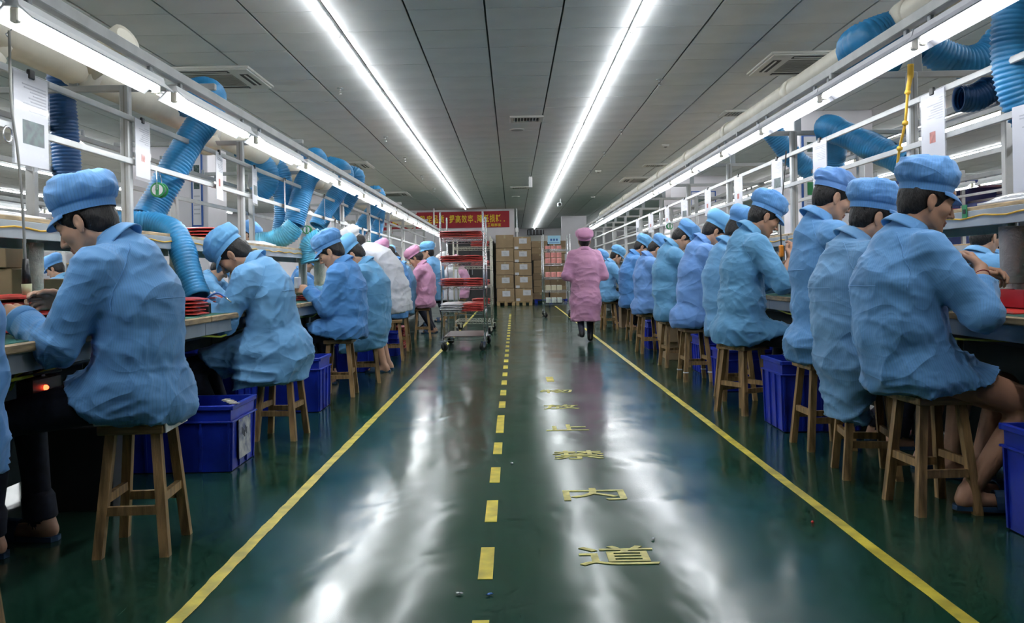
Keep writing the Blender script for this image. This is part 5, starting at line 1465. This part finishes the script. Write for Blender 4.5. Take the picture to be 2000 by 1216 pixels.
# storage rack with red bins seen through the right frames
for k, (x, y) in enumerate(((6.2, 12.5), (8.2, 15.5))):
    t = thing('storage_rack', '%s storage rack with red bins beyond the right benches' % ('nearer', 'farther')[k], 'rack', (x, y, 0))
    for sx in (-1, 0, 1): MB().box((sx*1.2, 0, 1.15), (.05, .05, 2.3), .004).build('post', M_alu, t)
    for z in (.6, 1.1, 1.6, 2.1): MB().box((0, .1, z), (2.45, .4, .03), .003).build('shelf', M_alu, t)
    MB().box((0, .32, 1.2), (2.4, .02, 2.0)).build('blue_backing', mat('blue_panel', (.03, .06, .22), .6), t)
    for q, z in enumerate((.615, 1.115, 1.615)):
        for j in range(8):
            bt = thing('red_bin', 'dark red bin in the %s row of the %s storage rack' % (('lower', 'middle', 'upper')[q], ('nearer', 'farther')[k]), 'bin', (x-1.02+.29*j, y+.05, z+.001), 0, 'red bins %d %d' % (k, q))
            MB().box((0, 0, .08), (.25, .25, .16), .006).build('body', M_redbox, bt); MB().box((0, -.128, .1), (.1, .004, .04)).build('label_card', M_paper, bt)
t = thing('red_sign', 'small red sign with yellow mark on the farther right column', 'sign', W(1326, 462, Y=19.66)); MB().box((0, 0, 0), (.38, .02, .24), .003).build('board', M_banner, t); MB().box((0, -.013, .02), (.24, .005, .1), .002).build('mark', M_byellow, t)

# ------------------------------------------------------------------ workers and their stools
PL, PR = 'workers along the left bench', 'workers along the right bench'
# left bench, nearest first
stool(-1.53, 2.35, .1, 'wooden stool under the worker cut off by the left picture edge')
make_person('worker in a blue coat cut off by the left picture edge', (-1.56, 2.35, 0), PI, (.2, 0, 1.38), hp=30, nf=40, lod='mid', seed=1, coat=C_blue3, group=PL, hem=.40)
stool(-1.40, 3.42, .08, 'light wooden stool with white pad under the nearest fully seen left worker')
t = thing('seat_pad', 'white cloth pad on the nearest left stool', 'pad', (-1.40, 3.42, SH+.001), .08)
MB().box((0, 0, .006), (.25, .30, .012), .004).build('cloth', M_clearbag, t); MB().box((.125, 0, -.012), (.006, .28, .04), .002).build('turned_edge', M_clearbag, t)
make_person('young man in a blue coat and cap, nearest fully seen worker on the left', (-1.42, 3.42, 0), PI, (.265, 0, 1.385), hp=30, nf=54, lod='near', seed=12, coat=C_blue, group=PL, pelvis=(.02, 0, .585), hunch=.06,
            hands=((.40, .06, .86), (.30, -.10, .92)), pole=((-.3, .5, -1), (-.2, -.6, -1)), handdir=((.85, -.35, .25), (.8, .45, .1)), palm=((.1, -.9, -.4), (.1, .9, -.3)), curl=(.9, .75), hem=.455, hemx=.11, skin=M_skin,
            feet=((.50, .12, .085), (.42, -.10, .085)), knees=((.5, .12, .62), (.46, -.1, .6)), capt=-15)
stool(-1.46, 5.70, -.06, 'wooden stool under the second left worker bent low over the bench')
make_person('man in a pale blue coat bent low over the bench, cap visor down', (-1.47, 5.70, 0), PI, (.41, 0, 1.275), hp=48, nf=66, lod='near', seed=23, coat=C_blue2, capm=C_capb2, group=PL, pelvis=(.07, 0, .585), hunch=.065,
            hands=((.47, .08, .845), (.50, -.14, .85)), handdir=((.9, -.25, -.25), (.9, .3, -.2)), palm=((0, -.2, -1), (0, .2, -1)), curl=(.45, .5), hem=.345, hemx=.32, dropside={1: .34}, skin=M_skin2, capt=2)
stool(-1.46, 7.65, .05, 'wooden stool under the third left worker with shaved head')
make_person('shaven-headed man in a deep blue coat holding a white part', (-1.44, 7.65, 0), PI, (.185, 0, 1.365), hp=34, nf=45, lod='near', seed=34, coat=C_blue3, capm=C_capb, group=PL, hunch=.045,
            hands=((.27, .05, .885), (.30, -.10, .87)), pole=((-.5, .45, -1), (-.4, -.5, -1)), handdir=((.9, -.3, .15), (.9, .3, .1)), palm=((.2, -.8, -.4), (.2, .8, -.4)), curl=(.8, .8), hem=.45, hemx=.22, capt=-8)
smallbox('white_part', 'white part held by the third left worker', 'part', -1.80, 7.62, .905, (.03, .12, .09), M_paper, lid=M_whitepaint)
stool(-1.40, 8.58, .2, 'wooden stool under the fourth left worker in a long coat')
make_person('worker in a long teal blue coat hiding the stool, face turned away', (-1.38, 8.58, 0), PI, (.25, 0, 1.335), hp=46, nf=50, lod='mid', seed=45, coat=C_bluef, capm=C_capb2, group=PL, hunch=.06, hem=.31, hemx=.30, bulk=1.08, dropside={1: .32})
make_person('woman in a white coat and white cap bending over from behind', (-1.37, 9.55, 0), PI, (.40, 0, 1.49), hp=36, nf=62, lod='mid', seed=56, coat=C_white, capm=cloth('cap_white', (.68, .68, .70), (.6, .6, .64), False), group=PL, stand=True, pelvis=(-.10, 0, .90), hunch=.05,
            hands=((.45, .12, .92), (.45, -.12, .92)), hem=.60, lean_hem=-.10, bare=True, hair='long', bulk=1.08, puff=1.2, visor=False)
stool(-1.43, 10.75, .1, 'wooden stool just behind the white-coated woman')
make_person('worker in a pink cap and blue coat partly hidden by the white coat', (-1.46, 10.9, 0), PI, (.18, 0, 1.39), hp=40, nf=48, lod='mid', seed=60, coat=C_blue3, capm=C_pinkc, group=PL, hem=.42, hair='long', visor=False, puff=1.3)
stool(-1.50, 12.05, 0, 'wooden stool beside the red packets on the left floor')
make_person('worker in a sky blue coat seen between two pink caps', (-1.53, 12.2, 0), PI, (.20, 0, 1.35), hp=42, nf=50, lod='far', seed=61, coat=C_blue2, capm=C_capb2, group=PL, hem=.43)
stool(-1.42, 14.25, .1, 'wooden stool under the pink-coated seated woman')
make_person('seated woman in a pink coat and cap with bare forearm', (-1.42, 14.25, 0), PI, (.20, 0, 1.42), hp=34, nf=45, lod='mid', seed=62, coat=C_pink, capm=C_pinkc, group=PL, hem=.42, hair='long', visor=False, puff=1.3, sleeve=(.3, .5))
make_person('worker in a blue coat standing upright at the left bench', (-1.40, 15.6, 0), PI, (.06, 0, 1.57), hp=5, nf=20, lod='far', seed=63, coat=C_blue2, capm=C_capb2, group=PL, stand=True, hem=.55, pelvis=(-.04, 0, .84), hands=((.3, .12, .95), (.3, -.12, .95)))
stool(-1.22, 17.5, .1, 'wooden stool under the white-coated worker near the trolleys')
make_person('worker in a white coat far along the left bench', (-1.24, 17.5, 0), PI, (.15, 0, 1.40), hp=30, nf=40, lod='far', seed=64, coat=C_white, capm=MATS['cap_white'], group=PL, hem=.43)
stool(-1.12, 19.4, .1, 'wooden stool under the farthest pink-coated worker')
make_person('worker in a pink coat farthest along the left bench', (-1.14, 19.4, 0), PI, (.15, 0, 1.38), hp=30, nf=40, lod='far', seed=65, coat=C_pink, capm=C_pinkc, group=PL, hem=.43, visor=False)

# right bench, nearest first
stool(1.72, 3.78, .06, 'light wooden stool under the nearest right worker')
r1 = make_person('worker in a pinstriped blue coat with red bracelet, nearest on the right', (1.70, 3.78, 0), 0, (.075, 0, 1.450), hp=18, nf=34, yaw=-4, lod='near', seed=71, coat=C_blue, group=PR, pelvis=(-.05, 0, .585), hunch=.055, bulk=1.12,
            hands=((.26, .10, .95), (.20, -.09, .985)), pole=((-.2, .6, -1), (-.05, -.75, -1)), handdir=((.6, -.6, .2), (.15, .85, .45)), palm=((0, -.6, -.8), (-.7, .2, -.6)), curl=(.8, .8), sleeve=(.8, .62), hem=.44, hemx=.21, bare=True, skin=M_skin2,
            feet=((.26, .10, .085), (.14, -.10, .10)), knees=((.5, .12, .6), (.5, -.12, .58)), capt=-8, hair='short', capbig=.95)
mb = MB().lathe([(.031, -.002), (.034, 0), (.031, .002), (.029, 0)], n=24, close=True); br = mb.build('bracelet', M_redbox, r1, True)
br.location = (.185, -.12, .955); br.rotation_euler = (-.9, .1, 0)
stool(1.69, 4.40, -.15, 'wooden stool under the second right worker in a hanging coat')
make_person('worker in a pale striped coat hanging below the stool, second on the right', (1.69, 4.40, 0), 0, (.135, 0, 1.41), hp=26, nf=40, lod='near', seed=72, coat=C_blues, capm=C_capb, group=PR, hunch=.055, hem=.25, hemx=.2, bulk=1.06, capt=-16, bare=True, capbig=.97)
stool(1.72, 5.10, .04, 'wooden stool under the tall third right worker')
make_person('tall young man in a blue coat with a long fringe, third on the right', (1.73, 5.10, 0), 0, (.135, 0, 1.535), hp=26, nf=38, lod='near', seed=73, coat=C_blue, capm=C_bluep, group=PR, pelvis=(.045, 0, .585), hunch=.03, hem=.455, hemx=.2, capt=-6, puff=.4, hands=((.48, .12, .90), (.46, -.14, .90)))
stool(1.60, 6.37, .5, 'wooden stool set askew under the fourth right worker')
make_person('young man with rolled sleeves and visor cap, fourth on the right', (1.59, 6.37, 0), 0, (.275, 0, 1.525), hp=32, nf=48, lod='near', seed=74, coat=C_bluef, capm=C_capb, group=PR, pelvis=(.03, 0, .585), hunch=.04, hem=.445, hemx=.32, legm=M_trouser, skin=M_skin2,
            hands=((.38, .08, 1.05), (.33, -.10, 1.06)), pole=((.2, .5, -1), (.25, -.5, -1)), handdir=((.3, -.4, .8), (.35, .3, .8)), palm=((-.3, -.8, .2), (-.3, .8, .2)), curl=(.9, .9), sleeve=(.15, .12), capt=-5)
stool(1.71, 7.06, 0, 'wooden stool under the fifth right worker, behind the askew one')
make_person('worker with head hidden behind the fourth man, fifth on the right', (1.70, 7.06, 0), 0, (.16, 0, 1.465), hp=30, nf=42, lod='mid', seed=75, coat=C_blue2, group=PR, hunch=.05, hem=.33)
taped = stool(1.64, 8.27, .03, 'wooden stool with white tape round its legs on the right')
for sx in (-1, 1):
    for sy in (-1, 1):
        bx, by = leg_at(sx, sy, .085); MB().box((bx, by, .085), (.042, .042, .012), .002).build('leg_tape', M_paper, taped)
make_person('man in a periwinkle coat leaning to the bench over the taped stool', (1.63, 8.27, 0), 0, (.315, 0, 1.505), hp=34, nf=52, lod='mid', seed=76, coat=C_bluep, capm=C_capb2, group=PR, pelvis=(.04, 0, .585), hunch=.05, hem=.42)
stool(1.67, 9.50, .1, 'wooden stool beside the floor cartons on the right')
make_person('worker sunk forward with only cap and dark hair showing, seventh on the right', (1.68, 9.50, 0), 0, (.235, 0, 1.475), hp=46, nf=55, lod='mid', seed=77, coat=C_bluef, capm=C_capb, group=PR, hunch=.06, hem=.35)
stool(1.65, 11.15, .1, 'wooden stool in front of the eighth right crate')
make_person('worker in a violet-blue coat bowed low, eighth on the right', (1.66, 11.15, 0), 0, (.24, 0, 1.40), hp=44, nf=50, lod='mid', seed=78, coat=C_bluep, capm=C_capb, group=PR, pelvis=(.04, 0, .585), hunch=.055, hem=.42)
stool(1.78, 13.2, .1, 'wooden stool under the ninth right worker with flaring coat')
make_person('worker with a flaring coat and short sleeves, ninth on the right', (1.76, 13.2, 0), 0, (.22, 0, 1.505), hp=34, nf=45, lod='mid', seed=79, coat=C_blue3, capm=C_capb2, group=PR, hunch=.05, hem=.36, bulk=1.12, sleeve=(.2, .15))
stool(1.66, 15.8, .1, 'wooden stool fully visible under the bespectacled far worker')
make_person('bespectacled worker with bare forearms far along the right bench', (1.68, 15.8, 0), 0, (.21, 0, 1.435), hp=26, nf=42, lod='mid', seed=80, coat=C_blue2, capm=C_capb2, group=PR, hunch=.05, hem=.44, sleeve=(.3, .2))
stool(1.60, 17.2, .1, 'farthest wooden stool on the right, behind the walker')
make_person('farthest seated worker on the right, beside the pink walker', (1.60, 17.2, 0), 0, (.14, 0, 1.40), hp=26, nf=42, lod='far', seed=81, coat=C_blue2, capm=C_capb, group=PR, hem=.40)

# the walker in the aisle
make_person('woman in a long pink coat and pink cap walking away down the aisle', (1.03, 12.95, 0), PI/2, (.03, 0, 1.625), hp=4, nf=16, lod='mid', seed=90, coat=C_pink, capm=C_pinkc, stand=True, hem=.30, pelvis=(0, 0, .90), hunch=.02, bulk=.96,
            hands=((.20, .16, .98), (.26, -.18, 1.02)), pole=((-.5, .45, -1), (-.5, -.5, -1)), feet=((-.16, .07, .16), (.14, -.07, .085)), knees=((.08, .08, .48), (.16, -.08, .5)), footm=M_shoe, legm=M_jeans, hair='short', visor=False, puff=1.7, capbig=1.06, capt=-22, slip=False, wrinkle=.8, shw=.17)

# people of the neighbouring lines, seen through the frames
FG = 'workers of the neighbouring lines'
def farp(label, x, y, rz, top, **k):
    make_person(label, (x, y, 0), rz, top, lod=k.pop('lod', 'far'), group=FG, **k)
farp('distant worker seated beyond the nearest left bench, face in profile', -5.80, 11.6, PI, (.1, 0, 1.33), seed=101, hp=25, nf=35, lod='mid', coat=C_bluef)
farp('bowed worker across the left bench behind the second man', -3.42, 10.3, 0, (.25, 0, 1.25), seed=102, hp=45, nf=50, coat=C_blue2)
farp('standing worker across the left bench beside the ducts', -3.38, 11.7, 0, (.1, 0, 1.70), seed=103, hp=35, nf=35, stand=True, hem=.5, coat=C_bluef, lod='mid')
farp('worker across the left bench behind the third man', -3.25, 14.2, 0, (.15, 0, 1.38), seed=104, hp=30, nf=40, coat=C_blue3)
farp('worker turned away beyond the nearest right bench', 3.25, 6.25, .4, (.06, 0, 1.37), seed=105, hp=20, nf=30, lod='mid', coat=C_blue2)
farp('worker across the right bench near the picture edge', 4.6, 8.5, .2, (.1, 0, 1.36), seed=106, hp=30, nf=35, coat=C_blue)
farp('white-capped worker facing the aisle across the far right bench', 2.95, 21.3, PI, (.15, 0, 1.42), seed=107, hp=15, nf=25, coat=C_white, capm=MATS['cap_white'])
farp('worker across the middle of the right bench', 3.35, 12.3, PI, (.2, 0, 1.36), seed=108, hp=30, nf=35, coat=C_blue2)
for k, (x, y) in enumerate(((-3.3, 14.2),)): pass
for k, (x, y, nm) in enumerate(((-5.8, 11.6, 'of the distant worker beyond the left bench'), (-3.4, 10.3, 'across the left bench behind the second man'), (-3.25, 14.2, 'across the left bench behind the third man'), (3.25, 6.25, 'of the worker turned away beyond the right bench'), (4.6, 8.5, 'across the right bench near the picture edge'), (2.95, 21.3, 'across the far right bench'), (3.35, 12.3, 'across the middle of the right bench'))):
    stool(x, y, 0, 'wooden stool '+nm, 'stools of the neighbouring lines')
